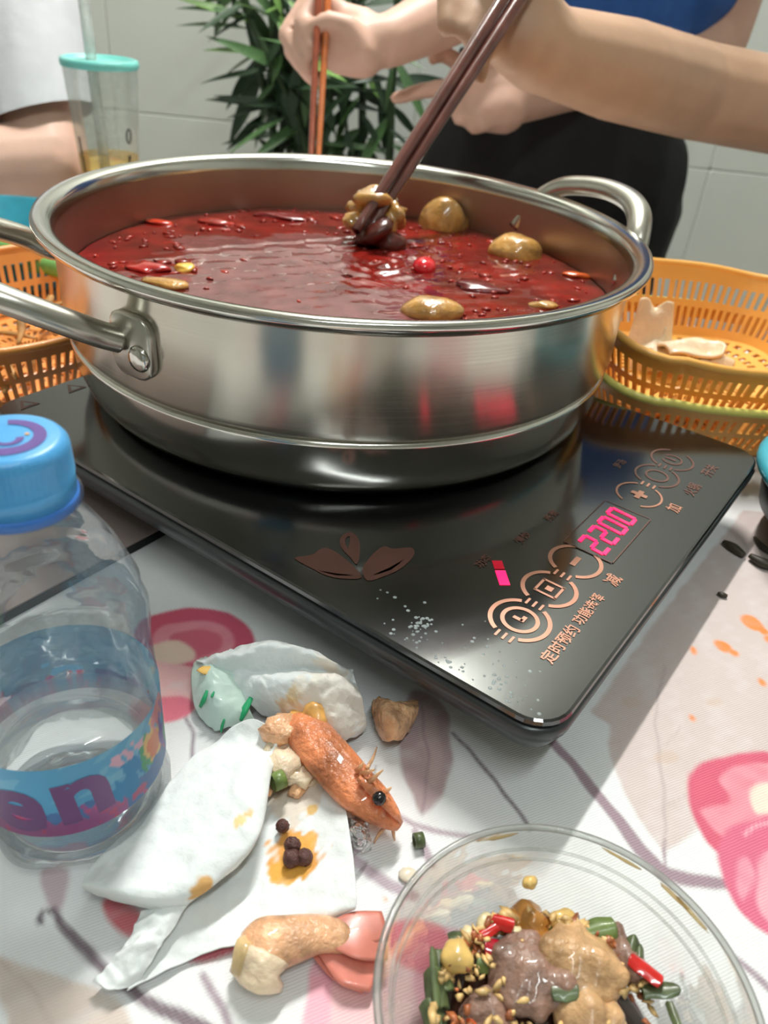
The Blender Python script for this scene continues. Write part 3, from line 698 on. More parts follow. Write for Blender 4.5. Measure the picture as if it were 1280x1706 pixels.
def chain(pts, rs): return [(pts[i], rs[i], pts[i + 1], rs[i + 1]) for i in range(len(pts) - 1)]
M_SKIN = mat('skin', (212, 172, 152), 0.5, var=.06, vscale=30, sss=.12, bump=.08, bscale=400)
M_SKIN2 = mat('skin_tan', (200, 162, 134), 0.5, var=.06, vscale=30, sss=.12, bump=.08, bscale=400)
M_HAIR = mat('black_hair', (26, 22, 20), .4, var=.3, vscale=80)
M_EYE = mat('eye_white', (235, 232, 226), .2); M_IRIS = mat('iris', (40, 26, 20), .2)
def head_caps(c, f):
    c = np.array(c); f = np.array(f, float); r = np.cross(f, [0, 0, 1.0]); z = np.array([0, 0, 1.0])
    return [(c + z * .035, .078, c + z * .02 - f * .02, .085), (c, .072, c - z * .045 + f * .02, .058), (c - z * .06 + f * .035, .042, c - z * .085 + f * .045, .034),
            (c + f * .082 + z * .005, .008, c + f * .096 - z * .022, .012), (c + r * .078 - z * .005, .012, c + r * .08 - z * .03, .009), (c - r * .078 - z * .005, .012, c - r * .08 - z * .03, .009),
            (c + f * .072 - z * .055 + r * .016, .009, c + f * .072 - z * .055 - r * .016, .009)]
def head_parts(c, f, parent, long_=False):
    c = np.array(c); f = np.array(f, float); r = np.cross(f, [0, 0, 1.0]); z = np.array([0, 0, 1.0])
    for s in (-1, 1):
        e = mk('eye', *blob(c + f * .064 + r * s * .031 + z * .006, (.013, .013, .011), 0, 1, 0, 2), M_EYE, parent)
        mk('iris', *blob(c + f * .0745 + r * s * .031 + z * .006, (.005,) * 3, 0, 1, 0, 2), M_IRIS, e)
    caps = [(c + z * .05 - f * .01, .082, c + z * .03 - f * .035, .088), (c + z * .03 - f * .03, .085, c - z * .05 - f * .05, .06), (c + z * .085 + f * .03, .04, c + z * .06 + f * .055, .03)]
    if long_: caps += [(c - f * .06, .07, c - z * .2 - f * .075, .045)]
    body('hair', caps, .006, 4, M_HAIR, parent)

# --- person standing behind the pot
def dpts(L): return [D(*q) for q in L]
hip = np.array([.195, 1.268, .08])
f_ = np.array([-.12, -.99, 0]); f_ /= np.linalg.norm(f_)
Rs, Ls = np.array([.045, 1.22, .52]), np.array([.385, 1.25, .53])
Re, Le = np.array([.105, 1.15, .265]), D(1200, 62, 1.06)
Rw, Lw = D(650, 68, .868), D(930, 150, .985)
caps = [((.195, 1.268, .06), .135, (.195, 1.262, .20), .115), ((.105, 1.268, .05), .092, (.275, 1.268, .05), .092), ((.195, 1.262, .20), .11, (.20, 1.245, .42), .125),
        ((.12, 1.24, .40), .09, (.28, 1.245, .40), .09), ((.10, 1.23, .50), .06, (.30, 1.24, .50), .06), (Rs, .052, (.20, 1.24, .54), .06), (Ls, .052, (.20, 1.24, .54), .06), ((.2, 1.23, .55), .05, (.195, 1.205, .66), .046)]
caps += chain([Rs, Re, Re * .35 + Rw * .65, Rw], [.046, .036, .034, .027])
caps += chain([Ls, Le, Le * .5 + Lw * .5, Lw], [.046, .038, .036, .028])
caps += chain([(.105, 1.268, .04), (.10, 1.275, -.36), (.10, 1.285, -.69)], [.085, .055, .036]) + chain([(.285, 1.268, .04), (.29, 1.275, -.36), (.29, 1.285, -.69)], [.085, .055, .036])
caps += [((.10, 1.285, -.715), .032, (.09, 1.14, -.725), .024), ((.29, 1.285, -.715), .032, (.28, 1.14, -.725), .024)]
caps += head_caps((.195, 1.185, .775), f_)
# right hand closed on its chopsticks
caps += [(Rw, .027, D(600, 74, .864), .026), (D(605, 50, .866), .022, D(566, 36, .87), .020), (D(605, 92, .862), .024, D(566, 88, .862), .022), (D(585, 70, .87), .026, D(560, 62, .872), .022)]
caps += chain(dpts([(572, 26, .862), (528, -8, .852), (502, 38, .842), (519, 84, .842)]), [.0125, .0100, .0092, .0078])
caps += chain(dpts([(565, 38, .874), (512, 2, .868), (476, 58, .862), (508, 114, .852)]), [.0125, .0104, .0094, .0078])
caps += chain(dpts([(562, 60, .884), (508, 30, .886), (484, 86, .880), (516, 128, .864)]), [.0115, .0098, .0088, .0074])
caps += chain(dpts([(566, 84, .886), (524, 66, .894), (504, 104, .890), (526, 138, .872)]), [.0105, .0088, .0080, .0068])
caps += chain(dpts([(606, 88, .850), (582, 46, .838), (548, 34, .834), (522, 44, .836)]), [.0150, .0118, .0102, .0086])
# left hand open, forefinger pointing
caps += [(Lw, .028, D(850, 160, .965), .034), (D(850, 150, .965), .034, D(795, 150, .955), .026), (D(840, 180, .96), .030, D(796, 186, .955), .022)]
caps += chain(dpts([(800, 146, .955), (742, 146, .945), (700, 152, .94), (660, 164, .938)]), [.0135, .0105, .0095, .0078])
caps += chain(dpts([(798, 132, .96), (764, 104, .962), (738, 88, .960), (722, 96, .955)]), [.012, .0105, .0098, .0088])
caps += chain(dpts([(796, 170, .952), (762, 176, .944), (766, 196, .940), (790, 200, .942)]), [.0125, .0105, .0095, .0080])
caps += chain(dpts([(806, 186, .955), (782, 198, .948), (790, 212, .946), (808, 212, .95)]), [.0115, .0096, .0086, .0074])
caps += chain(dpts([(850, 130, .968), (820, 104, .97), (790, 96, .968), (766, 104, .965)]), [.0145, .012, .0105, .009])
pB = body('person', caps, .0042, 5, M_SKIN)
tag(pB, 'person in black trousers and blue top standing behind the pot, holding chopsticks upright', 'person')
M_TROUS = mat('black_cotton', (24, 23, 24), .8, var=.15, bump=.3, bscale=120)
M_BLUE = mat('blue_cotton', (44, 92, 164), .8, var=.12, bump=.3, bscale=120)
tro = [((.195, 1.266, .04), .150, (.195, 1.262, .155), .128), ((.12, 1.266, .03), .125, (.268, 1.266, .03), .125), ((.105, 1.266, .0), .112, (.10, 1.275, -.36), .078), ((.10, 1.275, -.36), .078, (.10, 1.285, -.66), .065),
       ((.285, 1.266, .0), .112, (.29, 1.275, -.36), .078), ((.29, 1.275, -.36), .078, (.29, 1.285, -.66), .065), ((.13, 1.265, .14), .10, (.26, 1.265, .14), .10)]
body('trousers', tro, .008, 4, M_TROUS, pB, [((0, 0, .178), (0, 0, 1))])
shp = [((.195, 1.262, .16), .150, (.20, 1.25, .42), .148), ((.12, 1.255, .30), .115, (.28, 1.255, .30), .115), ((.12, 1.24, .42), .105, (.28, 1.245, .42), .105), (Rs, .066, (.2, 1.24, .53), .075), (Ls, .066, (.2, 1.24, .53), .075)]
shp += [(Rs, .066, Rs * .55 + Re * .45, .060), (Ls, .066, Ls * .55 + Le * .45, .060)]
body('blue_shirt', shp, .008, 4, M_BLUE, pB, [((0, 0, .175), (0, 0, -1)), ((0, 0, .60), (0, 0, 1))])
head_parts((.195, 1.185, .775), f_, pB, True)

# --- person reaching in from the right
Cw, Ce, Cs = D(905, 82, .635), D(1150, 150, .80), D(1480, 215, .88)
fC = np.array([-.8, -.6, 0]); rC = np.array([-.6, .8, 0]); ctr = np.array([.655, .90, 0])
def at(c, f, r, a, b, z): return c + f * a + r * b + np.array([0, 0, z])
A_ = lambda a, b, z: at(ctr, fC, rC, a, b, z)
caps = chain([Cs, Ce, Ce * .45 + Cw * .55, Cw], [.046, .045, .042, .032])
caps += [(A_(0, 0, -.27), .13, A_(0, 0, -.05), .115), (A_(0, -.08, -.27), .11, A_(0, .08, -.27), .11), (A_(0, 0, -.05), .115, A_(.03, 0, .14), .125), (A_(.03, -.11, .19), .062, A_(.03, .11, .2), .062), (Cs, .056, A_(.03, .06, .22), .062), (A_(.03, -.17, .2), .055, A_(.03, 0, .22), .06), (A_(.04, 0, .22), .05, A_(.06, 0, .33), .046)]
caps += head_caps(A_(.08, 0, .44), fC)
caps += chain([A_(.03, -.17, .2), A_(.1, -.20, -.04), A_(.30, -.12, -.05)], [.05, .042, .03]) + chain([A_(0, -.09, -.27), A_(.36, -.10, -.27), A_(.34, -.10, -.69)], [.085, .06, .04]) + chain([A_(0, .09, -.27), A_(.36, .10, -.27), A_(.34, .10, -.69)], [.085, .06, .04])
caps += [(A_(.34, -.10, -.715), .03, A_(.48, -.10, -.725), .024), (A_(.34, .10, -.715), .03, A_(.48, .10, -.725), .024), (A_(.30, -.12, -.06), .03, A_(.37, -.10, -.075), .022)]
for k in range(4):
    caps += chain([A_(.37, -.13 + .018 * k, -.075), A_(.42, -.14 + .02 * k, -.085), A_(.45, -.14 + .02 * k, -.1)], [.011, .009, .0075])
caps += chain([A_(.33, -.09, -.07), A_(.37, -.06, -.08), A_(.4, -.055, -.09)], [.013, .0105, .009])
# hand on the dark chopsticks
caps += [(Cw, .034, D(862, 40, .617), .034), (D(862, 22, .617), .030, D(828, -20, .612), .028), (D(868, 66, .612), .028, D(828, 46, .605), .022)]
caps += chain(dpts([(835, -30, .612), (786, -56, .604), (748, -18, .598), (744, 44, .594)]), [.0130, .0105, .0098, .0082])
caps += chain(dpts([(830, 0, .612), (786, -10, .604), (772, 24, .600), (792, 50, .602)]), [.0130, .0105, .0096, .0080])
caps += chain(dpts([(836, 26, .608), (796, 24, .600), (782, 56, .596), (806, 78, .600)]), [.0125, .0100, .0092, .0078])
caps += chain(dpts([(850, 60, .604), (814, 66, .598), (800, 96, .594), (800, 128, .594)]), [.0125, .0098, .0088, .0072])
caps += chain(dpts([(890, 0, .600), (880, -50, .588), (850, -70, .582), (818, -52, .584)]), [.0160, .0128, .0110, .0090])
pC = body('person', caps, .0042, 5, M_SKIN2)
tag(pC, 'person reaching a bare arm in from the right, dipping dark chopsticks into the pot', 'person')
M_GREY = mat('grey_cotton', (120, 122, 128), .8, bump=.3, bscale=120)
body('grey_shirt', [(A_(0, 0, -.28), .15, A_(.03, 0, .12), .15), (A_(0, -.08, -.2), .12, A_(0, .08, -.2), .12), (A_(.03, -.10, .15), .09, A_(.03, .10, .15), .09), (Cs, .072, A_(.03, .05, .2), .075), (A_(.03, -.17, .18), .07, A_(.03, 0, .2), .075), (A_(.03, -.17, .2), .068, A_(.07, -.185, .08), .062)],
     .008, 4, M_GREY, pC, [((0, 0, .275), (0, 0, 1))])
body('trousers', [(A_(0, -.08, -.29), .125, A_(0, .08, -.29), .125)] + chain([A_(0, -.09, -.28), A_(.36, -.10, -.27), A_(.34, -.10, -.66)], [.105, .078, .06]) + chain([A_(0, .09, -.28), A_(.36, .10, -.27), A_(.34, .10, -.66)], [.105, .078, .06]), .008, 4, M_TROUS, pC)
head_parts(A_(.08, 0, .44), fC, pC)

# --- person in white on the left
Ae = Z(78, 276, .046); As = D(18, -120, float((Ae - CAM) @ C_FWD) + .07)
fA = np.array([.83, -.55, 0]); rA = np.array([-.55, -.83, 0]); ctr2 = np.array([As[0] - .12, As[1] - .12, 0])
B_ = lambda a, b, z: at(ctr2, fA, rA, a, b, z)
Aw = Z(-140, 300, .036); Aw = Ae + (Aw - Ae) * (.24 / np.linalg.norm(Aw - Ae)); Aw[2] = .036
caps = chain([As, Ae, Ae * .6 + Aw * .4, Aw], [.050, .047, .043, .029])
caps += [(B_(0, 0, -.27), .13, B_(0, 0, -.05), .115), (B_(0, -.08, -.27), .11, B_(0, .08, -.27), .11), (B_(0, 0, -.05), .115, B_(.03, 0, .18), .125), (B_(.03, -.11, .26), .062, B_(.03, .11, .26), .062), (As, .054, B_(.03, -.05, .28), .062), (B_(.03, .17, .27), .054, B_(.03, 0, .29), .06), (B_(.04, 0, .29), .05, B_(.06, 0, .40), .046)]
caps += head_caps(B_(.08, 0, .51), fA)
caps += chain([B_(.03, .17, .27), B_(.04, .30, .03), B_(.20, .30, .045)], [.05, .042, .028])
caps += chain([B_(0, -.09, -.27), B_(.36, -.10, -.27), B_(.34, -.10, -.69)], [.085, .06, .04]) + chain([B_(0, .09, -.27), B_(.36, .10, -.27), B_(.34, .10, -.69)], [.085, .06, .04])
caps += [(B_(.34, -.10, -.715), .03, B_(.48, -.10, -.725), .024), (B_(.34, .10, -.715), .03, B_(.48, .10, -.725), .024)]
dA = (Aw - Ae); dA[2] = 0; dA /= np.linalg.norm(dA); nA = np.cross([0, 0, 1.0], dA)
caps += [(Aw, .027, Aw + dA * .055 + np.array([0, 0, -.006]), .026)]
for k in range(4):
    b0 = Aw + dA * .06 + nA * (.027 - .018 * k) + np.array([0, 0, -.012]); l_ = (.034, .040, .037, .028)[k]
    caps += chain([b0, b0 + dA * l_, b0 + dA * (l_ * 1.55) + np.array([0, 0, -.008])], [.0115, .0095, .0078])
caps += chain([Aw + dA * .02 + nA * .025, Aw + dA * .05 + nA * .05 - np.array([0, 0, .01]), Aw + dA * .075 + nA * .055 - np.array([0, 0, .018])], [.014, .0115, .009])
Hw = B_(.20, .30, .045)
caps += [(Hw, .027, Hw + fA * .05, .026)]
for k in range(4):
    b0 = Hw + fA * .06 + rA * (.027 - .018 * k) + np.array([0, 0, -.010]); caps += chain([b0, b0 + fA * .03, b0 + fA * .05 - np.array([0, 0, .01])], [.0115, .0095, .0078])
caps += chain([Hw + fA * .02 - rA * .02, Hw + fA * .05 - rA * .045, Hw + fA * .075 - rA * .05 - np.array([0, 0, .01])], [.014, .0115, .009])
pA = body('person', caps, .0045, 5, M_SKIN)
tag(pA, 'person in a white T-shirt resting a folded forearm on the table', 'person')
M_TEE = mat('white_cotton', (184, 186, 189), .8, var=.04, bump=.35, bscale=60)
hemc = D(80, 188, float((Ae - CAM) @ C_FWD)); hd = np.cross(D(112, 178, 1.0) - D(36, 200, 1.0), ray(80, 188) + np.array([0, 0, -.25])); hd /= np.linalg.norm(hd); hd = hd * np.sign(hd @ (Ae - As))
sl = body('sleeve_piece', [(As, .074, As * .05 + Ae * .95, .062), (As, .074, B_(.03, -.08, .27), .075)], .007, 5, None, None, [(tuple(hemc), tuple(hd))])
slm = sl.data.copy(); slo = np.array(sl.location); bpy.data.objects.remove(sl)
link_v = np.empty(len(slm.vertices) * 3); slm.vertices.foreach_get('co', link_v); slm.vertices.foreach_set('co', (link_v.reshape(-1, 3) + slo).ravel())
s1 = link(slm, 'sleeve', M_TEE, pA); s1.location = (0, 0, 0)
body('t_shirt', [(B_(0, 0, -.28), .15, B_(.03, 0, .18), .15), (B_(0, -.08, -.2), .12, B_(0, .08, -.2), .12), (B_(.03, -.10, .2), .095, B_(.03, .10, .2), .095), (As, .070, B_(.03, -.05, .26), .075), (B_(.03, .17, .25), .07, B_(.03, 0, .27), .075), (B_(.03, .17, .27), .07, B_(.05, .245, .12), .066)],
     .008, 5, M_TEE, pA, [((0, 0, .345), (0, 0, 1))])
body('trousers', [(B_(0, -.08, -.29), .125, B_(0, .08, -.29), .125)] + chain([B_(0, -.09, -.28), B_(.36, -.10, -.27), B_(.34, -.10, -.66)], [.105, .078, .06]) + chain([B_(0, .09, -.28), B_(.36, .10, -.27), B_(.34, .10, -.66)], [.105, .078, .06]), .008, 4, M_GREY, pA)
head_parts(B_(.08, 0, .51), fA, pA)
M_STOOL = mat('blue_plastic', (60, 110, 170), .4)
for c, lab in ((ctr, 'blue plastic stool under the person reaching in'), (ctr2, 'blue plastic stool under the person in white')):
    e = empty('stool', (c[0], c[1], ZF), lab, 'stool')
    mk('seat', *lathe([(0, -.425), (.15, -.425), (.155, -.415), (.15, -.40), (0, -.395)], 32, c, 0, False), M_STOOL, e)
    for k in range(4):
        a = rad(45 + 90 * k); mk('leg', *tube([(c[0] + .13 * math.cos(a), c[1] + .13 * math.sin(a), -.425), (c[0] + .17 * math.cos(a), c[1] + .17 * math.sin(a), ZF + .002)], [.016, .013], 10, 1), M_STOOL, e)

# ------------------------------------------------------------------ plastic cup with straw
M_CUPP = clear_mat('frosted_cup', (246, 248, 246), .22, (222, 228, 222), .25, edge=.3)
M_LID = mat('teal_lid', (120, 206, 196), .3, coat=.3); M_TEA = clear_mat('pale_drink', (248, 228, 170), .25, (236, 206, 140), .1, edge=.2); M_INK = mat('dark_ink', (40, 44, 42), .6)
cc_ = D(165, 98, .80); CT = cc_[2]; cx, cy = cc_[0], cc_[1]
cup = empty('drink_cup', (cx, cy, 0), 'tall clear plastic drink cup with teal lid and straw behind the pot', 'cup')
mk('cup_wall', *lathe([(0, .0008), (.024, .0008), (.0255, .003), (.0280, .03), (.0365, CT - .006), (.0372, CT - .003)], 48, (cx, cy), 0, False), M_CUPP, cup)
mk('lid', *lathe([(.0378, CT - .007), (.0386, CT - .004), (.0380, CT), (.035, CT + .001), (.034, CT - .002), (0, CT - .002)], 48, (cx, cy), 0, False), M_LID, cup)
mk('drink', *lathe([(0, .002), (.0248, .003), (.0305, .070), (0, .070)], 40, (cx, cy), 0, False), M_TEA, cup)
mk('straw', *tube([(cx - .004, cy, .006), (cx - .014, cy + .01, CT + .09)], .0055, 12, 1), clear_mat('clear_straw', (250, 252, 250), .5, (232, 236, 232), .2), cup)
cd = (CAM[:2] - np.array([cx, cy])); a0 = math.atan2(cd[1], cd[0])
def oncup(da, z): r = .0262 + (z / CT) * .0112; a = a0 + da; return (cx + r * math.cos(a), cy + r * math.sin(a), z)
pr = mk('printed_mark', *tube([oncup(.72 + .09 * math.cos(t), .093 + .007 * math.sin(t)) for t in np.linspace(0, 6.28, 13)[:-1]], .0008, 5, 1, True), M_INK, cup)
mk('printed_mark', *tube([oncup(.66, .072), oncup(.76, .074), oncup(.68, .066), oncup(.78, .062)], .0009, 5, 3), M_INK, cup)
mk('printed_mark', *tube([oncup(.72, .056), oncup(.74, .034)], .0007, 5, 2), M_INK, cup); mk('printed_mark', *tube([oncup(-1.0, .090), oncup(-.98, .05)], .0008, 5, 2), M_INK, cup)

# ------------------------------------------------------------------ baskets
M_OR = mat('orange_plastic', (242, 178, 88), .38, var=.06, coat=.2, sss=.05); M_YE = mat('yellow_plastic', (236, 222, 118), .38, var=.06, coat=.2); M_TEAL = mat('teal_plastic', (38, 138, 158), .35, coat=.2)
M_OR2 = mat('deep_orange_plastic', (236, 158, 84), .38, var=.06, coat=.2)
def basket(name, c, a, b, h, z0, rz, label, mw, mr, nslot=96, dip=0.0, dipang=270, group=None, e=3.2):
    root = empty(name, (c[0], c[1], z0), label, 'basket', group)
    cz, sz = math.cos(rz), math.sin(rz)
    def pt(th, k, z, grow=0.0):
        sc = .80 + .20 * k; ct, st = math.cos(th), math.sin(th)
        x = (a * sc + grow) * math.copysign(abs(ct) ** (2 / e), ct); y = (b * sc + grow) * math.copysign(abs(st) ** (2 / e), st)
        return np.array([c[0] + cz * x - sz * y, c[1] + sz * x + cz * y, z])
    n = nslot * 2
    # even spacing along the outline
    th = np.linspace(0, 2 * math.pi, 2001); pp = np.array([pt(t, 1, 0)[:2] for t in th]); L = np.r_[0, np.cumsum(np.hypot(*np.diff(pp, axis=0).T))]
    ths = np.interp(np.linspace(0, L[-1], n + 1)[:-1], L, th)
    def rim_z(t): 
        d = (math.degrees(t) - dipang + 180) % 360 - 180
        return z0 + h - dip * math.exp(-(d / 34) ** 2) + dip * .25 * math.cos(rad(4 * (d))) * (abs(d) > 30)
    lev = [0.0, .07, .14, .42, .52, .78, .88, 1.0]; slot = {2, 4}
    V = [pt(t, k, z0 + .001 + (rim_z(t) - z0 - .001) * k) for k in lev for t in ths]; F = []
    for i in range(len(lev) - 1):
        for j in range(n):
            if i in slot and j % 2 == 0: continue
            j2 = (j + 1) % n; F.append((i * n + j, i * n + j2, (i + 1) * n + j2, (i + 1) * n + j))
    w = mk('basket_wall', V, F, mw, root, False); solidify(w, .0016)
    nf = 14; VB, FB = [], []
    inner = [[pt(t, 0, z0 + .001) * 1.0 for t in ths]]
    ce = np.array([c[0], c[1], z0 + .001]); R = [.999, .9, .8, .7, .6, .5, .4, .3, .2, .08]
    VB = [ce + (p - ce) * q for q in R for p in inner[0]]
    for i in range(len(R) - 1):
        for j in range(n):
            if i % 2 == 1 and (j // 2) % 2 == 0: continue
            j2 = (j + 1) % n; FB.append((i * n + j2, i * n + j, (i + 1) * n + j, (i + 1) * n + j2))
    FB.append(tuple(range((len(R) - 1) * n, len(R) * n)))
    w2 = mk('basket_floor', VB, FB, mw, root, False); solidify(w2, .0016)
    mk('basket_rim', *tube([pt(t, 1, rim_z(t), .0012) for t in ths[::3]], .0028, 8, 1, True), mr, root)
    return root, pt
bz = .027
b1c = (.219, .563)
basket('food_basket', b1c, .098, .094, .048, .0008, .08, 'orange slotted basket with a yellow rim, under the basket of pale slices', M_OR, M_YE, 100, .008, 285, e=4.2)
basket('food_basket', b1c, .098, .094, .052, bz, .08, 'orange slotted basket of pale slices, stacked in the yellow-rimmed one', M_OR, M_OR, 100, .012, 285, e=4.2)
b2c = ST(.105, CD + .040 + .088)[:2]
basket('food_basket', b2c, .125, .086, .052, .0008, TH, 'orange slotted basket of brown scraps beside the long pot handle', M_OR2, M_OR2, 104, .012, 300)
M_TRIPE = mat('pale_tripe', (232, 206, 172), .35, var=.1, vscale=60, sss=.2, coat=.3, bump=.3, bscale=300)
for i, (u, v, z, ru, rv, lab) in enumerate(((1085, 560, .052, .016, .026, 'upright pale slice leaning in the orange basket, next to the pot'), (1120, 583, .046, .024, .018, 'pale slice lying flat in the basket beside the upright slice'), (1152, 578, .051, .024, .017, 'glossy pale slice topmost on the small pile in the basket'),
                                          (1178, 596, .044, .020, .015, 'pale slice at the outer end of the pile, nearest the basket rim'), (1140, 600, .042, .026, .014, 'pale slice lowest in the pile on the basket floor'))):
    c = Z(u, v, z)
    q = np.random.default_rng(50 + i); G = []
    for r in np.linspace(-1, 1, 5):
        row = []
        for s in np.linspace(-1, 1, 5):
            k = 1 - .25 * (abs(r) * abs(s)); row.append(c + np.array([ru * s * k, rv * r * k * (.4 if i == 0 else 1), (rv * r if i == 0 else 0) + .003 * q.normal()]))
        G.append(row)
    o = mk('meat_slice', *patch(G, 5), M_TRIPE); solidify(o, .0022); tag(o, lab, 'meat slice')
M_SCRAP = mat('dry_mushroom', (176, 128, 70), .6, var=.35, vscale=90, bump=.4)
for i in range(26):
    s, t = rng.uniform(.0, .17), rng.uniform(.03, .13)
    c = ST(s, CD + .04 + t - .01, .014 + rng.uniform(0, .018)); a = rng.uniform(0, 6.28)
    d = np.array([math.cos(a), math.sin(a), rng.normal(0, .2)]) * rng.uniform(.010, .022)
    o = mk('mushroom_strip', *tube([c - d, c + np.array([0, 0, .004]), c + d * .6 + np.array([0, .004, .003]), c + d], [.0015, .0032, .0028, .0012], 7, 3, flat=.5), M_SCRAP)
    tag(o, 'dry brown strip heaped in the basket beside the pot handle', 'food scrap', 'brown strips in the basket by the handle')
# teal oval tray with greens behind the left handle
tcx = np.array([-.387, .717])
tr = empty('serving_tray', (tcx[0], tcx[1], 0), 'oval teal plastic tray of green vegetable behind the pot handles', 'tray')
mk('tray_shell', *[(np.array(V) * [1, 1, 1]).tolist() if k == 0 else V for k, V in enumerate(lathe([(0, .004), (.075, .004), (.09, .008), (.108, .036), (.114, .037), (.115, .034), (.094, .003), (.075, .0005), (0, .0005)], 64, tcx, 0, False))], M_TEAL, tr)
M_GRN = mat('leaf_green', (116, 170, 90), .45, var=.25, vscale=70)
for i, (u, v, ang, lab) in enumerate(((62, 447, 0.2, 'pale green vegetable stalk on the teal tray, near the tray edge'), (35, 430, .5, 'green vegetable stalk on the teal tray, further in'))):
    c = Z(u, v, .030); d = np.array([math.cos(ang), -math.sin(ang), 0]) * .045
    o = mk('vegetable_stalk', *tube([c - d, c + np.array([0, 0, .004]), c + d], [.006, .008, .005], 10, 4), M_GRN); tag(o, lab, 'vegetable')
# teal bowl whose rim just shows at the right edge
rb = Z(1268, 768, .046)[:2] + np.array([.072, -.012])
bw = empty('teal_bowl', (rb[0], rb[1], 0), 'teal plastic bowl just beyond the cooker corner at the right edge', 'bowl')
mk('bowl_shell', *lathe([(0, .004), (.045, .004), (.062, .020), (.0665, .041), (.0685, .041), (.064, .018), (.046, .001), (0, .001)], 56, rb, 0, False), mat('dark_teal_plastic', (46, 58, 56), .4), bw)
mk('bowl_rim', *tube([(rb[0] + .069 * math.cos(t), rb[1] + .069 * math.sin(t), .043) for t in np.linspace(0, 6.283, 49)[:-1]], .0045, 10, 1, True), mat('bright_teal', (62, 168, 186), .35, coat=.2), bw)
M_STALK = mat('wilted_stalk', (64, 58, 46), .5, var=.3, vscale=90)
for pts, r, lab in (([(1206, 902), (1222, 912), (1240, 925)], .0030, 'dark wilted leaf scrap on the cloth beside the cooker edge'), ([(1258, 895), (1272, 912), (1292, 925)], .0020, 'thin dark stalk curving on the cloth by the teal bowl'), ([(1250, 925), (1272, 938), (1300, 945)], .0034, 'thick dark stalk lying on the cloth by the teal bowl'), ([(1196, 988), (1204, 991), (1212, 993)], .0017, 'tiny black scrap alone in the shade of the cooker')):
    q = [Z(u, v, r * .8) for u, v in pts]; tag(mk('vegetable_scrap', *tube(q, [r * .5, r, r * .6], 8, 4, flat=.8), M_STALK), lab, 'scrap')

# ------------------------------------------------------------------ flat board at the front of the cooker
brd = empty('serving_board', ST(.02, .30, 0), 'thin grey-pink board with its shaded edge painted black tucked under the cooker', 'board')
mk('board_top', *loft([stp(rrect(-.115, .052, .232, .40, .004, 4), z) for z in (.0042, .0055)]), mat('pinkish_board', (150, 134, 130), .45, var=.05), brd, False)
mk('board_edge', *loft([stp(rrect(-.1155, .0525, .2315, .4005, .004, 4), z) for z in (.0004, .0046)]), mat('shaded_edge', (16, 17, 18), .5), brd, False)  # shaded side and contact shadow of the board, painted as black

# ------------------------------------------------------------------ water bottle
bt_ = D(10, 728, .203); BX = bt_[:2]; BH = bt_[2]
bot = empty('water_bottle', (BX[0], BX[1], 0), 'small clear water bottle with blue cap and coloured label in the front corner', 'bottle')
M_PET = clear_mat('clear_bottle', (251, 253, 254), .05, (226, 236, 242), .05, bump=.5, bscale=55, edge=.55)
zs = BH - .021
prof = [(.0, .006), (.012, .004), (.022, .0006), (.027, .0015), (.0305, .006), (.0308, .014), (.0300, .019), (.0308, .022), (.0308, .058), (.0300, .060), (.0308, .063), (.0304, .070), (.0308, .074), (.0296, .083), (.0276, .092), (.0282, .094), (.0240, .104), (.0190, .112), (.0150, .117), (.0138, .1195)]
prof = [(r, z if z < .023 else .023 + (z - .023) * (zs - .023) / (.1195 - .023)) for r, z in prof] + [(.0138, zs + .001), (.0165, zs + .002), (.0165, zs + .0035), (.0132, zs + .004), (.0132, BH - .003)]
BV, BF = lathe(prof, 96, BX, 0, False); BV = np.array(BV)
dz_ = BV[:, :2] - BX; ang = np.arctan2(dz_[:, 1], dz_[:, 0]); rr_ = np.hypot(*dz_.T); zz = BV[:, 2]
sw = np.exp(-((zz - .085) / .018) ** 2) * .0011 * np.sin(5 * ang + 130 * zz) + np.exp(-((zz - .010) / .007) ** 2) * .0016 * np.sin(6 * ang) * (rr_ > .02)
BV[:, :2] = BX + dz_ * (1 + sw / np.maximum(rr_, 1e-4))[:, None]
mk('bottle_body', BV, BF, M_PET, bot)
mk('water', *lathe([(0, .007), (.022, .003), (.0285, .008), (.0292, .034), (0, .034)], 48, BX, 0, False), clear_mat('water', (252, 254, 254), .02, (230, 238, 242), .02, bump=.2, bscale=30, edge=.6), bot)
# cap: ribbed wall, tamper ring, printed swirl
rib = []
for z, r0, am in ((zs + .0045, .0152, 0), (zs + .0095, .0151, 0), (zs + .0100, .0149, 1), (BH - .0040, .0147, 1), (BH - .0022, .0145, 1), (BH - .0006, .0136, 0), (BH, .0122, 0)):
    rib.append([(BX[0] + (r0 + am * .0004 * (1 if k % 2 else -1)) * math.cos(2 * math.pi * k / 120), BX[1] + (r0 + am * .0004 * (1 if k % 2 else -1)) * math.sin(2 * math.pi * k / 120), z) for k in range(120)])
M_CAPB = mat('blue_cap', (84, 168, 226), .35, var=.04, sss=.25, coat=.2)
cap = mk('cap', *loft(rib), M_CAPB, bot)
mk('tamper_ring', *lathe([(.0150, zs + .0012), (.0156, zs + .0016), (.0156, zs + .0042), (.0150, zs + .0046)], 64, BX, 0, False), mat('blue_ring', (66, 128, 214), .35, sss=.2), bot)
M_PUR = mat('purple_print', (104, 80, 150), .45, var=.06)
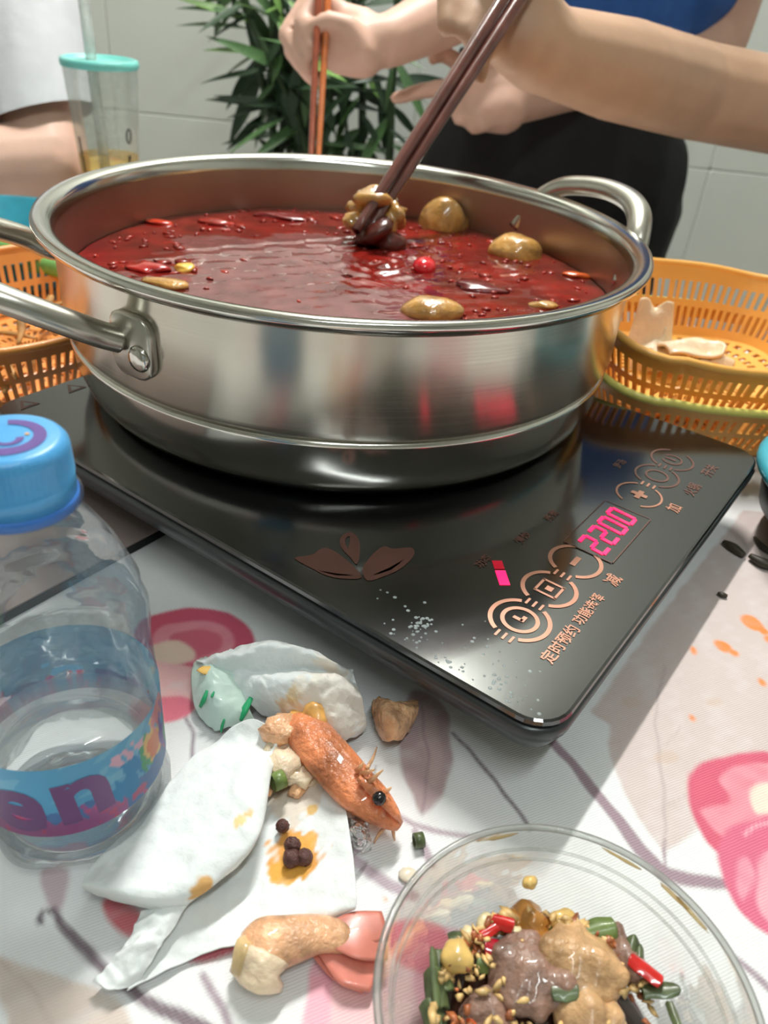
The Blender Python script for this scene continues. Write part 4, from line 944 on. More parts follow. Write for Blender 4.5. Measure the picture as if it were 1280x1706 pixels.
def swirl(name, r, w0, w1, a0, a1, z, m, parent, off=(0, 0)):
    V, F = [], []
    for i in range(49):
        t = i / 48; a = rad(a0 + (a1 - a0) * t); w = w0 + (w1 - w0) * t
        for q in (r - w / 2, r + w / 2): V.append((BX[0] + off[0] + q * math.cos(a), BX[1] + off[1] + q * math.sin(a) * .95, z))
    F = [(2 * i, 2 * i + 1, 2 * i + 3, 2 * i + 2) for i in range(48)]; return mk(name, V, F, m, parent, False)
swirl('printed_swirl', .0082, .0026, .0050, 110, 110 - 340, BH + .0002, M_PUR, cap)
swirl('printed_swirl', .0030, .0010, .0020, -150, 30, BH + .0002, M_PUR, cap, (.0008, -.001))
mk('printed_star', [(BX[0] + .0045 + .0009 * (1 if k % 2 else .45) * math.cos(k * math.pi / 5), BX[1] + .0022 + .0009 * (1 if k % 2 else .45) * math.sin(k * math.pi / 5), BH + .0003) for k in range(10)], [tuple(range(10))], mat('orange_print', (230, 170, 90), .5), cap, False)
# label with painted waves and coral
LZ0, LZ1, LR = .0245, .0560, .03105
na_, nz_ = 300, 48
V = [(BX[0] + LR * math.cos(2 * math.pi * k / na_), BX[1] + LR * math.sin(2 * math.pi * k / na_), LZ0 + (LZ1 - LZ0) * i / nz_) for i in range(nz_ + 1) for k in range(na_)]
F = [(i * na_ + k, i * na_ + (k + 1) % na_, (i + 1) * na_ + (k + 1) % na_, (i + 1) * na_ + k) for i in range(nz_) for k in range(na_)]
M_LABEL = mat('label_print', (255, 255, 255), .3, var=.03, attr=True, coat=.4)
_n = M_LABEL.node_tree.nodes; _l = M_LABEL.node_tree.links; _t = _n.new('ShaderNodeBsdfTranslucent'); _a = _n.new('ShaderNodeAttribute'); _a.attribute_name = 'Col'; _l.new(_a.outputs['Color'], _t.inputs[0])
_x = _n.new('ShaderNodeMixShader'); _x.inputs[0].default_value = .45; _l.new(_n['Principled BSDF'].outputs[0], _x.inputs[1]); _l.new(_t.outputs[0], _x.inputs[2]); _l.new(_x.outputs[0], _n['Material Output'].inputs[0])
lab = mk('label', V, F, M_LABEL, bot)
q = np.array(V); la = np.arctan2(q[:, 1] - BX[1], q[:, 0] - BX[0]); lz = (q[:, 2] - LZ0) / (LZ1 - LZ0)
front = math.atan2(CAM[1] - BX[1], CAM[0] - BX[0])
lu = (la - front + math.pi) % (2 * math.pi) - math.pi                 # 0 faces the camera side, grows to the right
LC = np.tile(lin((96, 168, 208)), (len(q), 1))
def lp(mask, c, a=1.0): LC[mask] = LC[mask] * (1 - a) + lin(c) * a
QN = np.c_[lu * 3, lz * 3]
n1, n2 = snoise(QN, 1.6, 31), snoise(QN, 2.6, 32)
lp((n1 > .5) & (lz > .5), (128, 190, 216), .7)
lp(lz < .30 + .07 * n1, (80, 110, 170), .8); lp((lz < .26 + .10 * n2) & (lu < .45), (168, 96, 150)); lp((n2 > .7) & (lz < .3), (196, 90, 130))
el = lambda u0, z0, a, b: ((lu - u0) / a) ** 2 + ((lz - z0) / b) ** 2 < 1 + .5 * n2
lp(el(.55, .42, .22, .28), (44, 136, 190)); lp(el(.78, .50, .12, .3), (70, 160, 110)); lp(el(.92, .58, .17, .3) & (n2 > -.4), (236, 190, 110)); lp(el(.90, .52, .12, .2) & (n1 > -.2), (232, 128, 84))
lp(el(1.12, .82, .2, .2) & (n1 > -.3), (224, 130, 140)); lp(el(1.2, .55, .12, .3) & (n2 > 0), (134, 104, 180)); lp(el(.55, .78, .2, .1) & (n2 > 0), (226, 176, 196)); lp(el(1.45, .35, .2, .3), (110, 170, 140)); lp(el(.62, .12, .1, .06), (190, 92, 130))
set_col(lab, LC)
def wrap(s, size, u0, z0, tilt, m, name, bold):
    TV, TF = text('t', s, size, None, 0, None, None, 0, bold=bold, raw=True)
    # refine long triangles so the letters bend with the label
    bm = bmesh.new(); vs = [bm.verts.new(p) for p in TV]
    for f in TF:
        try: bm.faces.new([vs[i] for i in f])
        except ValueError: pass
    bmesh.ops.triangulate(bm, faces=bm.faces[:])
    for _ in range(3): bmesh.ops.subdivide_edges(bm, edges=[e for e in bm.edges if e.calc_length() > .0016], cuts=1); bmesh.ops.triangulate(bm, faces=bm.faces[:])
    bm.verts.index_update(); TV = np.array([v.co[:] for v in bm.verts]); TF = [tuple(v.index for v in f.verts) for f in bm.faces]; bm.free()
    x, y = TV[:, 0] * math.cos(tilt) - TV[:, 1] * math.sin(tilt), TV[:, 0] * math.sin(tilt) + TV[:, 1] * math.cos(tilt)
    a = front + u0 + x / LR; W = np.c_[BX[0] + (LR + .0002) * np.cos(a), BX[1] + (LR + .0002) * np.sin(a), z0 + y]
    return mk(name, W, TF, m, lab, False)
M_PUR2 = mat('plum_print', (110, 70, 122), .4, var=.05)
wrap('e', .036, -.62, LZ0 + .0150, -.02, M_PUR2, 'label_letter', .0012); wrap('n', .036, .02, LZ0 + .0178, .10, M_PUR2, 'label_letter', .0012)

# ------------------------------------------------------------------ used tissues
M_TISS = mat('tissue_paper', (255, 255, 255), .75, var=.03, vscale=80, attr=True, bump=.25, bscale=350, sss=.1)
def stained(o, spots, base=(236, 238, 236)):
    W = wverts(o); C = np.tile(lin(base), (len(W), 1)); n = snoise(W * 1.0, 300, 9)
    for p, r, c, a in spots:
        d = np.linalg.norm(W - np.array(p), axis=1) / r; k = np.clip((1.15 + .22 * n - d) * 4, 0, 1)[:, None] * a
        C = C * (1 - k) + lin(c) * k
    set_col(o, C)
def pg(rows): return [[Z(u, v, z / 1000) for u, v, z in r] for r in rows]
GA = pg([[(505, 1228, 4), (472, 1230, 3), (440, 1234, 2), (396, 1242, 5)], [(562, 1305, 7), (505, 1312, 3), (420, 1302, 2), (325, 1292, 5)], [(584, 1400, 10), (505, 1410, 4), (400, 1402, 2), (242, 1388, 5)],
         [(594, 1500, 11), (490, 1512, 5), (385, 1508, 2), (300, 1500, 5)], [(588, 1517, 8), (475, 1560, 3), (335, 1592, 2), (212, 1652, 3)]])
GB = pg([[(396, 1242, 5), (384, 1220, 8), (400, 1208, 10), (425, 1200, 12), (448, 1212, 14), (462, 1236, 13), (455, 1242, 8)], [(366, 1264, 5), (352, 1246, 5), (368, 1240, 6), (405, 1238, 7), (438, 1246, 9), (457, 1264, 11), (449, 1270, 8)], [(325, 1292, 5), (312, 1274, 8), (338, 1270, 11), (385, 1272, 14), (425, 1278, 17), (450, 1294, 15), (440, 1302, 9)],
         [(242, 1388, 5), (228, 1372, 8), (260, 1370, 11), (325, 1372, 15), (390, 1380, 18), (429, 1396, 16), (415, 1406, 9)], [(175, 1452, 5), (160, 1440, 8), (190, 1442, 11), (255, 1450, 14), (320, 1462, 16), (362, 1468, 14), (350, 1478, 8)],
         [(150, 1482, 4), (140, 1474, 8), (170, 1480, 12), (225, 1494, 14), (285, 1500, 14), (320, 1500, 11), (312, 1508, 7)], [(152, 1490, 3), (146, 1486, 5), (178, 1498, 7), (222, 1510, 8), (272, 1518, 9), (305, 1516, 8), (300, 1520, 5)]])
GT = pg([[(322, 1490, 10), (276, 1508, 9), (236, 1520, 7)], [(302, 1530, 8), (256, 1546, 9), (222, 1556, 5)], [(272, 1576, 6), (230, 1588, 8), (197, 1592, 4)], [(242, 1622, 4), (202, 1628, 6), (171, 1624, 3)], [(219, 1648, 2), (184, 1652, 4), (155, 1640, 2)]])
nap = mk('used_tissue', *(lambda a, b, c: MB().add(*a).add(*b).add(*c).__dict__.values())(patch(GA, 30, .0008, 110, 1), patch(GB, 18, .0010, 110, 2), patch(GT, 14, .0016, 170, 3)), M_TISS)
def pt3(u, v, z): return Z(u, v, z / 1000)
stained(nap, [(pt3(490, 1425, 5), .0085, (232, 158, 62), .95), (pt3(515, 1405, 5), .004, (238, 172, 80), .9), (pt3(480, 1450, 4), .0055, (236, 170, 72), .9), (pt3(332, 1480, 13), .0038, (224, 168, 96), .95), (pt3(292, 1400, 22), .0035, (240, 226, 180), .8), (pt3(490, 1330, 4), .010, (226, 208, 190), .8),
              (pt3(400, 1365, 20), .0022, (244, 208, 140), .9), (pt3(413, 1360, 18), .0018, (240, 200, 130), .9), (pt3(355, 1262, 20), .0018, (244, 216, 160), .9), (pt3(520, 1350, 5), .002, (232, 186, 110), .9), (pt3(480, 1290, 4), .009, (226, 200, 170), .8)])
solidify(nap, .0006); tag(nap, 'large folded white tissue with an orange oil stain, in front of the bottle', 'tissue')
GC = pg([[(326, 1114, 2), (390, 1094, 5), (452, 1086, 6), (520, 1096, 6), (562, 1118, 5), (592, 1132, 3)], [(334, 1108, 14), (388, 1090, 24), (448, 1077, 28), (515, 1090, 27), (556, 1112, 22), (588, 1122, 14)],
         [(372, 1132, 12), (404, 1124, 15), (442, 1126, 17), (500, 1124, 17), (550, 1128, 17), (594, 1140, 12)], [(414, 1172, 9), (424, 1152, 15), (455, 1138, 22), (512, 1136, 25), (562, 1140, 24), (600, 1160, 16)],
         [(436, 1190, 5), (448, 1184, 9), (480, 1192, 12), (522, 1206, 12), (572, 1220, 10), (610, 1208, 6)], [(444, 1200, 1), (460, 1206, 2), (490, 1216, 3), (532, 1228, 3), (578, 1236, 3), (606, 1224, 1)]])
t2 = mk('used_tissue', *patch(GC, 18, .0019, 150, 5), M_TISS)
stained(t2, [(pt3(495, 1185, 14), .007, (222, 168, 100), .7), (pt3(490, 1158, 22), .004, (226, 186, 120), .7), (pt3(560, 1170, 18), .016, (238, 226, 212), .8), (pt3(530, 1205, 10), .006, (220, 170, 110), .7)])
solidify(t2, .0006); tag(t2, 'crumpled white tissue lying between the cooker and the shrimp head', 'tissue')
M_WRAP = mat('pale_green_wrapper', (206, 228, 218), .3, var=.08, vscale=80, coat=.4)
GG = pg([[(326, 1102, 4), (352, 1098, 14), (388, 1108, 12)], [(320, 1120, 8), (352, 1122, 17), (398, 1128, 13)], [(320, 1150, 8), (360, 1150, 15), (412, 1152, 10)], [(328, 1185, 5), (366, 1182, 11), (416, 1184, 8)], [(358, 1222, 1), (386, 1214, 4), (424, 1200, 5)]])
gw = mk('paper_wrapper', *patch(GG, 10, .0012, 190, 6), M_WRAP); solidify(gw, .0004)
tag(gw, 'crushed pale wrapper with green print beside the crumpled tissue', 'wrapper')
M_GP = mat('green_print', (46, 170, 112), .4); M_OP = mat('orange_stain', (250, 200, 110), .5)
def surf_strip(pts, z, w, m, name):
    mk(name, *tube([Z(u, v, z_ / 1000) for (u, v), z_ in zip(pts, z)], [w * .5, w, w * .6], 6, 3, flat=.3), m, gw)
surf_strip([(345, 1150), (340, 1165), (333, 1178)], (15, 13, 9), .0011, M_GP, 'printed_stroke'); surf_strip([(374, 1198), (370, 1210), (368, 1220)], (9, 6, 3.5), .0008, M_GP, 'printed_stroke')
surf_strip([(420, 1160), (408, 1182), (400, 1200)], (12.5, 10.5, 7), .0017, M_GP, 'printed_stroke'); surf_strip([(357, 1152), (354, 1158), (352, 1162)], (16, 15.5, 15), .0006, M_GP, 'printed_stroke')
mk('orange_stain', *blob(Z(344, 1116, .0175), (.0035, .0024, .0006), .1, 2, 3, 2), M_OP, gw)

# ------------------------------------------------------------------ shrimp leftovers
M_SHR = mat('shrimp_shell', (226, 138, 92), .3, var=.55, vscale=75, bump=.9, bscale=330, sss=.15, coat=.5)
M_SHRP = mat('shrimp_shell_pale', (230, 176, 134), .3, var=.4, vscale=90, bump=.8, bscale=330, sss=.2, coat=.5)
M_SHRR = mat('shrimp_tail_red', (214, 128, 112), .3, var=.35, vscale=60, sss=.1, coat=.4)
M_FLESH = mat('shrimp_flesh', (240, 214, 184), .35, var=.2, vscale=150, bump=.4, bscale=500, sss=.3, coat=.3)
M_BLK = mat('black_eye', (20, 18, 20), .15, coat=.6)
hc = Z(560, 1300, 0); sh = empty('boiled_shrimp', (hc[0], hc[1], 0), 'orange shrimp head with a black eye lying against the tissues', 'shrimp head')
hp = [Z(488, 1196, .012), Z(512, 1222, .013), Z(548, 1262, .013), Z(588, 1308, .0125), Z(622, 1338, .011), Z(650, 1362, .009), Z(666, 1376, .007)]
mk('carapace', *tube(hp, [.0046, .0086, .0090, .0086, .0074, .0048, .0022], 22, 8, flat=.72), M_SHR, sh)
mk('rostrum', *tube([Z(598, 1296, .021), Z(628, 1322, .0195), Z(656, 1352, .015), Z(668, 1370, .010)], [.0012, .0022, .0018, .0006], 8, 4), M_SHR, sh)
for u, v, z, uu, vv, zz in ((604, 1290, .021, 624, 1282, .028), (614, 1304, .021, 638, 1283, .029), (640, 1322, .018, 652, 1312, .022), (596, 1284, .02, 606, 1270, .025)):
    mk('spine', *tube([Z(u, v, z), Z(uu, vv, zz)], [.0013, .0003], 6, 1), M_SHRP, sh)
mk('eye', *blob(Z(632, 1330, .0195), (.0026, .0026, .0026), 0, 1, 0, 2), M_BLK, sh)
for pts in ([(655, 1378, .006), (656, 1392, .003), (658, 1400, .001)], [(645, 1374, .006), (630, 1392, .003), (624, 1404, .001)], [(612, 1280, .02), (622, 1262, .014), (628, 1245, .006)], [(612, 1345, .006), (606, 1375, .003), (600, 1385, .001)], [(590, 1330, .006), (585, 1350, .003), (590, 1362, .001)], [(576, 1318, .006), (566, 1338, .004), (572, 1350, .004)]):
    mk('feeler', *tube([Z(*p) for p in pts], [.0008, .0006, .0003], 6, 3), M_SHRP, sh)
mk('torn_flesh', *blob(Z(482, 1220, .013), (.0085, .0075, .0055), .25, 2.2, 41), M_SHRP, sh); mk('torn_flesh', *blob(Z(470, 1262, .009), (.0085, .0085, .005), .3, 2.4, 42), M_FLESH, sh)
mk('torn_flesh', *blob(Z(500, 1292, .0075), (.009, .006, .004), .3, 2.4, 43), M_FLESH, sh); mk('torn_flesh', *blob(Z(515, 1192, .015), (.008, .005, .004), .3, 2.4, 44), mat('shrimp_roe', (222, 166, 92), .3, var=.3, vscale=200, coat=.4), sh)
mk('torn_flesh', *blob(Z(498, 1312, .006), (.004, .0035, .0025), .3, 2.4, 45), M_SHRP, sh)
for i in range(11):
    u, v = 480 + rng.normal(0, 22), 1262 + rng.normal(0, 26)
    mk('torn_flesh', *blob(Z(u, v, .0085 + .002 * rng.uniform()), (rng.uniform(.0018, .004), rng.uniform(.0015, .003), .0016), .3, 2.4, 300 + i, 2, rng.uniform(0, 3)), (M_FLESH, M_SHRP)[i % 3 == 0], sh)
tc_ = Z(510, 1590, 0); st_ = empty('shrimp_tail', (tc_[0], tc_[1], 0), 'peeled shrimp tail shell with a reddish fan, at the bowl', 'shrimp tail')
mk('tail_shell', *tube([Z(412, 1588, .007), Z(440, 1576, .009), Z(480, 1566, .009), Z(530, 1556, .0085), Z(575, 1562, .007), Z(600, 1570, .005)], [.0066, .0086, .0076, .0060, .0048, .0030], 18, 6, flat=.66), M_SHRP, st_)
for pts, r in (([(535, 1556, .008), (590, 1548, .009), (642, 1540, .008)], .0056), ([(540, 1568, .006), (588, 1590, .005), (632, 1612, .004)], .0098), ([(522, 1574, .004), (570, 1602, .003), (616, 1632, .0025)], .0060), ([(548, 1562, .009), (600, 1566, .009), (646, 1574, .007)], .0060)):
    mk('tail_fan_blade', *tube([Z(*p) for p in pts], [r * .45, r, r * .8], 14, 5, flat=.12), M_SHRR, st_)
mk('torn_flesh', *blob(Z(432, 1612, .007), (.0072, .0058, .0055), .28, 2.2, 51), M_FLESH, st_); mk('torn_flesh', *blob(Z(412, 1602, .008), (.0040, .0050, .0055), .28, 2.2, 52), mat('shell_yellow', (222, 190, 138), .3, var=.3, vscale=150, coat=.4), st_)
mk('feeler', *tube([Z(455, 1618, .004), Z(462, 1632, .003), Z(446, 1648, .002), Z(428, 1652, .001)], [.0007, .0006, .0004], 6, 4), M_FLESH, st_); mk('feeler', *tube([Z(405, 1610, .004), Z(408, 1635, .002), Z(415, 1650, .001)], [.0008, .0006, .0004], 6, 4), M_FLESH, st_)
GS = pg([[(622, 1168, 5), (640, 1166, 10), (664, 1172, 11), (694, 1172, 6)], [(620, 1184, 7), (644, 1182, 14), (668, 1186, 14), (696, 1186, 8)], [(626, 1204, 6), (645, 1202, 13), (668, 1208, 12), (690, 1202, 6)], [(636, 1234, 2), (646, 1238, 6), (662, 1236, 6), (680, 1222, 2)]])
ss = mk('shell_scrap', *patch(GS, 9, .0016, 240, 8), M_SHRP); solidify(ss, .0009); tag(ss, 'small orange shrimp shell scrap at the front edge of the cooker', 'shell scrap')
GP = pg([[(570, 1372, 2), (592, 1362, 6), (612, 1372, 3)], [(572, 1392, 6), (594, 1386, 11), (618, 1392, 5)], [(578, 1412, 5), (598, 1408, 9), (620, 1408, 4)], [(588, 1428, 1), (602, 1426, 3), (614, 1420, 1)]])
ps = mk('plastic_scrap', *patch(GP, 10, .0022, 330, 9), clear_mat('crushed_film', (238, 242, 244), .25, (246, 248, 250), .12, bump=.8, bscale=300, edge=.9)); tag(ps, 'shiny crushed piece of clear film below the shrimp head', 'plastic scrap')
M_PEP = mat('peppercorn', (92, 58, 52), .5, var=.3, vscale=300, bump=.6, bscale=700)
for i, (u, v, r, l) in enumerate(((471, 1376, .0024, 'single peppercorn on the tissue above the stained cluster'), (488, 1408, .0029, 'peppercorn at the top of the cluster on the orange stain'), (486, 1430, .0031, 'peppercorn at the bottom of the cluster on the orange stain'), (507, 1428, .0029, 'peppercorn at the shrimp side of the cluster on the orange stain'))):
    c = Z(u, v, .0075); o = mk('peppercorn', *blob(c, (r, r, r * .95), .06, 3, 60 + i, 3), M_PEP); tag(o, l, 'peppercorn')
M_SCAL = mat('scallion_green', (112, 132, 70), .4, var=.45, vscale=140, coat=.2); M_SCALD = mat('scallion_dark', (86, 98, 62), .4, var=.45, vscale=140, coat=.2)
def scal(u, v, z, r, L, az, m, label, tilt=0.0):
    c = Z(u, v, z); d = np.array([math.cos(az), math.sin(az), tilt]); d /= np.linalg.norm(d)
    V, F = tube([c - d * L / 2, c, c + d * L / 2], r, 12, 1, cap=False); o = mk('scallion_ring', V, F, m); solidify(o, .0007); return tag(o, label, 'scallion')
scal(464, 1300, .0125, .0030, .0045, .6, M_SCAL, 'green scallion ring on the shrimp flesh over the tissue'); scal(698, 1400, .0026, .0024, .0034, .3, M_SCALD, 'small green scallion bit alone on the cloth beyond the bowl')
dr = mk('sauce_drop', *blob(Z(681, 1458, .001), (.0034, .0030, .0013), .05, 1, 3, 2), mat('pale_sauce', (236, 222, 200), .15, coat=.6)); tag(dr, 'pale glossy sauce drop on the cloth against the bowl', 'sauce drop')

# ------------------------------------------------------------------ plastic bowl of dipping sauce
bc = np.array([.0602, .1042]); BR_, BZ = .0499, .038
bl = empty('plastic_bowl', (bc[0], bc[1], 0), 'clear plastic takeaway bowl of dipping sauce and meat in front', 'bowl')
M_BOWL = clear_mat('clear_bowl', (252, 253, 252), .16, (236, 238, 236), .10, bump=.15, bscale=90, edge=.45)
mk('bowl_shell', *lathe([(0, .0018), (.030, .0018), (.0335, .003), (.0360, .008), (.0415, .022), (.0455, .031), (.0460, .0325), (.0480, .0355), (BR_ - .001, BZ)], 96, bc, 0, False), M_BOWL, bl)
mk('bowl_rim', *tube([(bc[0] + BR_ * math.cos(t), bc[1] + BR_ * math.sin(t), BZ) for t in np.linspace(0, 2 * math.pi, 97)[:-1]], .0011, 8, 1, True), clear_mat('clear_rim', (238, 240, 238), .35, (232, 234, 230), .08, edge=.9), bl)
for z, r in ((.0290, .0449), (.0325, .0461)):
    mk('moulded_ridge', *tube([(bc[0] + r * math.cos(t), bc[1] + r * math.sin(t), z) for t in np.linspace(0, 2 * math.pi, 97)[:-1]], .0005, 6, 1, True), M_BOWL, bl)
M_SAUCE = mat('dark_sauce', (62, 38, 30), .12, var=.3, vscale=120, coat=.6)
G = [Z(u, v, .008) for u, v in ((700, 1570), (740, 1500), (800, 1480), (900, 1500), (1000, 1530), (1080, 1560), (1110, 1640), (1120, 1740), (980, 1840), (820, 1840), (700, 1760), (680, 1650))]
sc_ = cr_interp(G, 4, True); sc_[:, 2] = 0
sc_c = sc_[:, :2] - bc; rmax = np.hypot(*sc_c.T); sc_c *= np.minimum(1, .0345 / rmax)[:, None]; sc_[:, :2] = bc + sc_c
ctr3 = sc_.mean(0); rings = [[(ctr3[0] + (p[0] - ctr3[0]) * k, ctr3[1] + (p[1] - ctr3[1]) * k, z) for p in sc_] for k, z in ((.97, .0022), (1, .0050), (.9, .0092), (.55, .0120), (.15, .0130))]
tag(mk('dipping_sauce', *loft(rings), M_SAUCE), 'dark brown dipping sauce pooled in the clear bowl', 'sauce')
def ragged(name, u, v, z, ru, rv, h, rz, m, label, cat, n, seed, along=True):
    c = inb(Z(u, v, z), .003); k = mpx(c); q = np.random.default_rng(seed); cz, sz = math.cos(rz), math.sin(rz); caps = []
    def W(x, y, zz): x *= ru * k; y *= rv * k * 1.25; return c + np.array([cz * x - sz * y, sz * x + cz * y, zz])
    for i in range(n):
        t = -1 + 2 * (i + .5) / n; e = math.sqrt(max(0, 1 - t * t)); a, b = -e * q.uniform(.7, 1), e * q.uniform(.7, 1); r = h * q.uniform(.6, 1.15)
        pa, pb, pm = W(a, t, q.normal(0, h * .3)), W(b, t, q.normal(0, h * .3)), W((a + b) / 2, t + q.normal(0, .1), h * q.uniform(.2, .9))
        caps += [(pa, r * .7, pm, r), (pm, r, pb, r * .6)]
    return tag(body(name, caps, .0011, 2, m), label, cat)
ZB = .0150
M_CHI = mat('chopped_chilli', (204, 38, 34), .15, var=.15, vscale=200, coat=.8); M_GAR = mat('chopped_garlic', (232, 214, 168), .3, var=.2, vscale=250, coat=.4); M_CORN = mat('yellow_garlic', (230, 190, 112), .28, var=.2, vscale=200, coat=.5)
M_MT = mat('tan_meat', (198, 156, 112), .4, var=.5, vscale=80, bump=1.0, bscale=200, sss=.15, coat=.4); M_MB = mat('grey_brown_meat', (146, 112, 96), .42, var=.45, vscale=90, bump=1.0, bscale=200, sss=.1, coat=.4); M_MG = mat('golden_meat', (176, 120, 54), .28, var=.3, vscale=130, bump=.4, coat=.5)
def inb(p, m=.0025):
    d = p[:2] - bc; lim = .031 + (p[2] - .002) * .40 - m; r = np.hypot(*d)
    if r > lim: p = p.copy(); p[:2] = bc + d * lim / r
    return p
def chip(name, u, v, ru, rv, rz, m, label, cat, seed, z):
    c = inb(Z(u, v, z), .003); k = mpx(c); q = np.random.default_rng(seed); G = []; cz, sz = math.cos(rz), math.sin(rz); cu = q.uniform(.35, .8); tl = q.normal(0, .3, 2)
    for r in (-1, -.4, .3, 1):
        row = []
        for t in (-1, -.5, 0, .5, 1):
            x = t * ru * k * (1 - .10 * r * r - .15 * q.uniform(0, 1)); y = r * rv * k * 1.25 * (1 - .12 * t * t - .15 * q.uniform(0, 1)); zz = (1 - min(1, (r * r if rv < ru else t * t))) * cu * min(ru, rv) * k + tl[0] * x * .6 + tl[1] * y * .6
            row.append(c + np.array([cz * x - sz * y, sz * x + cz * y, zz]))
        G.append(row)
    o = mk(name, *patch(G, 4), m); solidify(o, .0013, -1); return tag(o, label, cat)
def bit(name, u, v, ru, rv, rz, m, label, cat, seed, z=ZB, h=None, amp=.14):
    if name in ('chilli_piece', 'scallion_piece'): return chip(name, u, v, ru, rv, rz, m, label, cat, seed, z)
    c = inb(Z(u, v, z), .004); k = mpx(c); r = (ru * k, rv * k * 1.25, h if h else .8 * min(ru, rv) * k)
    return tag(mk(name, *blob(c, r, amp, 1.8, seed, 3, rz), m), label, cat)
ragged('meat_slice', 885, 1622, .0165, 62, 52, .0042, 1.2, M_MB, 'grey-brown meat slice in the bowl, lying against the tan slice', 'meat', 9, 71)
ragged('meat_slice', 968, 1606, .0180, 62, 50, .0042, 1.3, M_MT, 'tan fatty meat slice across the middle of the bowl', 'meat', 9, 72)
ragged('meat_slice', 975, 1690, .0150, 88, 34, .0045, 1.5, M_MT, 'long tan meat strip in the bowl below the scallions', 'meat', 8, 73)
ragged('meat_slice', 882, 1534, .0155, 32, 26, .0030, .4, M_MG, 'small golden meat piece at the far side of the bowl', 'meat', 5, 74)
ragged('meat_slice', 842, 1506, .0150, 24, 12, .0022, .9, M_MG, 'narrow golden meat scrap behind the red chilli strip', 'meat', 4, 75)
ragged('meat_slice', 820, 1690, .0125, 44, 26, .0035, .2, M_MB, 'brown meat scrap in the dark sauce at the bowl front', 'meat', 6, 76)
ragged('meat_slice', 1040, 1592, .0170, 24, 34, .0035, .2, M_MB, 'purplish meat scrap beside the big red chilli piece', 'meat', 5, 77)
bit('chilli_piece', 812, 1550, 28, 11, .55, M_CHI, 'long red chilli strip at the far side of the bowl', 'chilli', 81, .0185); bit('chilli_piece', 838, 1538, 20, 12, -.3, M_CHI, 'bright red chilli flap crossing the long strip', 'chilli', 82, .0195)
bit('chilli_piece', 830, 1584, 24, 15, -.2, mat('dark_chilli', (170, 24, 44), .15, coat=.8), 'dark red chilli chunk in front of the strips', 'chilli', 83, .0185); bit('chilli_piece', 1076, 1616, 32, 18, -.6, M_CHI, 'big glossy red chilli piece at the bowl right', 'chilli', 84, .0205)
bit('chilli_piece', 1042, 1534, 14, 8, -.9, M_CHI, 'small red chilli chip near the far right scallions', 'chilli', 85, .018); bit('chilli_piece', 786, 1702, 22, 7, -1.0, mat('orange_chilli', (206, 84, 40), .2, coat=.6), 'thin orange chilli strip in the dark sauce', 'chilli', 86, .014)
bit('chilli_piece', 942, 1480, 6, 5, .2, mat('rust_chilli', (196, 96, 50), .3), 'tiny rust chilli speck alone on the bare bowl floor', 'chilli', 87, .004)
for i, (u, v, ru, rv, rz, m, z, lab) in enumerate(((724, 1530, 20, 18, .3, M_SCALD, .0165, 'dark green scallion tube alone near the left wall of the bowl'), (806, 1506, 22, 9, .3, M_SCAL, .016, 'green scallion strip behind the pale garlic'), (862, 1456, 24, 14, .3, M_SCAL, .006, 'green scallion scrap holding a garlic bit on the bowl wall'),
        (682, 1610, 8, 40, .1, M_SCALD, .018, 'long dark scallion strip stuck to the left wall'), (928, 1560, 22, 22, .2, M_SCAL, .0155, 'bright green scallion between yellow garlic and meat'), (1000, 1556, 28, 20, .2, M_SCAL, .0185, 'oily green scallion ring among the minced garlic'),
        (1086, 1548, 14, 22, -.4, M_SCALD, .0195, 'dark green scallion square at the far right of the pile'), (1090, 1582, 8, 22, -.2, M_SCALD, .020, 'dark narrow scallion under the square one'), (812, 1606, 20, 12, .1, M_SCAL, .0165, 'green scallion slice in front of the dark chilli'),
        (722, 1694, 20, 22, .4, M_SCALD, .014, 'dark scallion ring low in the sauce'), (716, 1646, 22, 26, .2, M_SCALD, .015, 'blackish scallion clump left in the sauce'), (718, 1606, 18, 28, .2, M_SCALD, .0155, 'blackish green leaf piece above the scallion clump'), (1100, 1650, 34, 12, .1, M_SCALD, .0195, 'dark scallion strip under the big red chilli'), (940, 1650, 24, 16, .1, M_SCALD, .0205, 'black-green scallion resting on the meat slices'), (1150, 1690, 9, 20, .1, M_SCALD, .02, 'single dark scallion on the bare right wall'))):
    bit('scallion_piece', u, v, ru, rv, rz, m, lab, 'scallion', 100 + i, z, .0018, .12)
for i, (u, v, ru, rv, m, z, lab) in enumerate(((762, 1592, 26, 22, M_CORN, .0185, 'large yellow and white garlic chunk over the dark sauce'), (940, 1534, 24, 15, M_CORN, .018, 'smooth yellow garlic clove half at the far side'), (874, 1429, 15, 9, M_CORN, .0285, 'pale yellow garlic bit high on the far bowl wall'), (860, 1455, 12, 9, M_GAR, .0085, 'garlic bit lying on the lone scallion scrap'),
        (802, 1528, 18, 13, M_GAR, .018, 'white garlic bit beside the red chilli strip'), (776, 1550, 15, 10, M_GAR, .018, 'cream garlic bit left of the red chilli strip'), (858, 1552, 9, 11, M_GAR, .0185, 'small white garlic bit right of the chilli flap'), (863, 1574, 12, 11, M_CORN, .0185, 'round yellow garlic bit beside the dark chilli'))):
    bit('garlic_bit', u, v, ru, rv, .3 * i, m, lab, 'garlic', 130 + i, z)
mb = MB(); mb2 = MB()
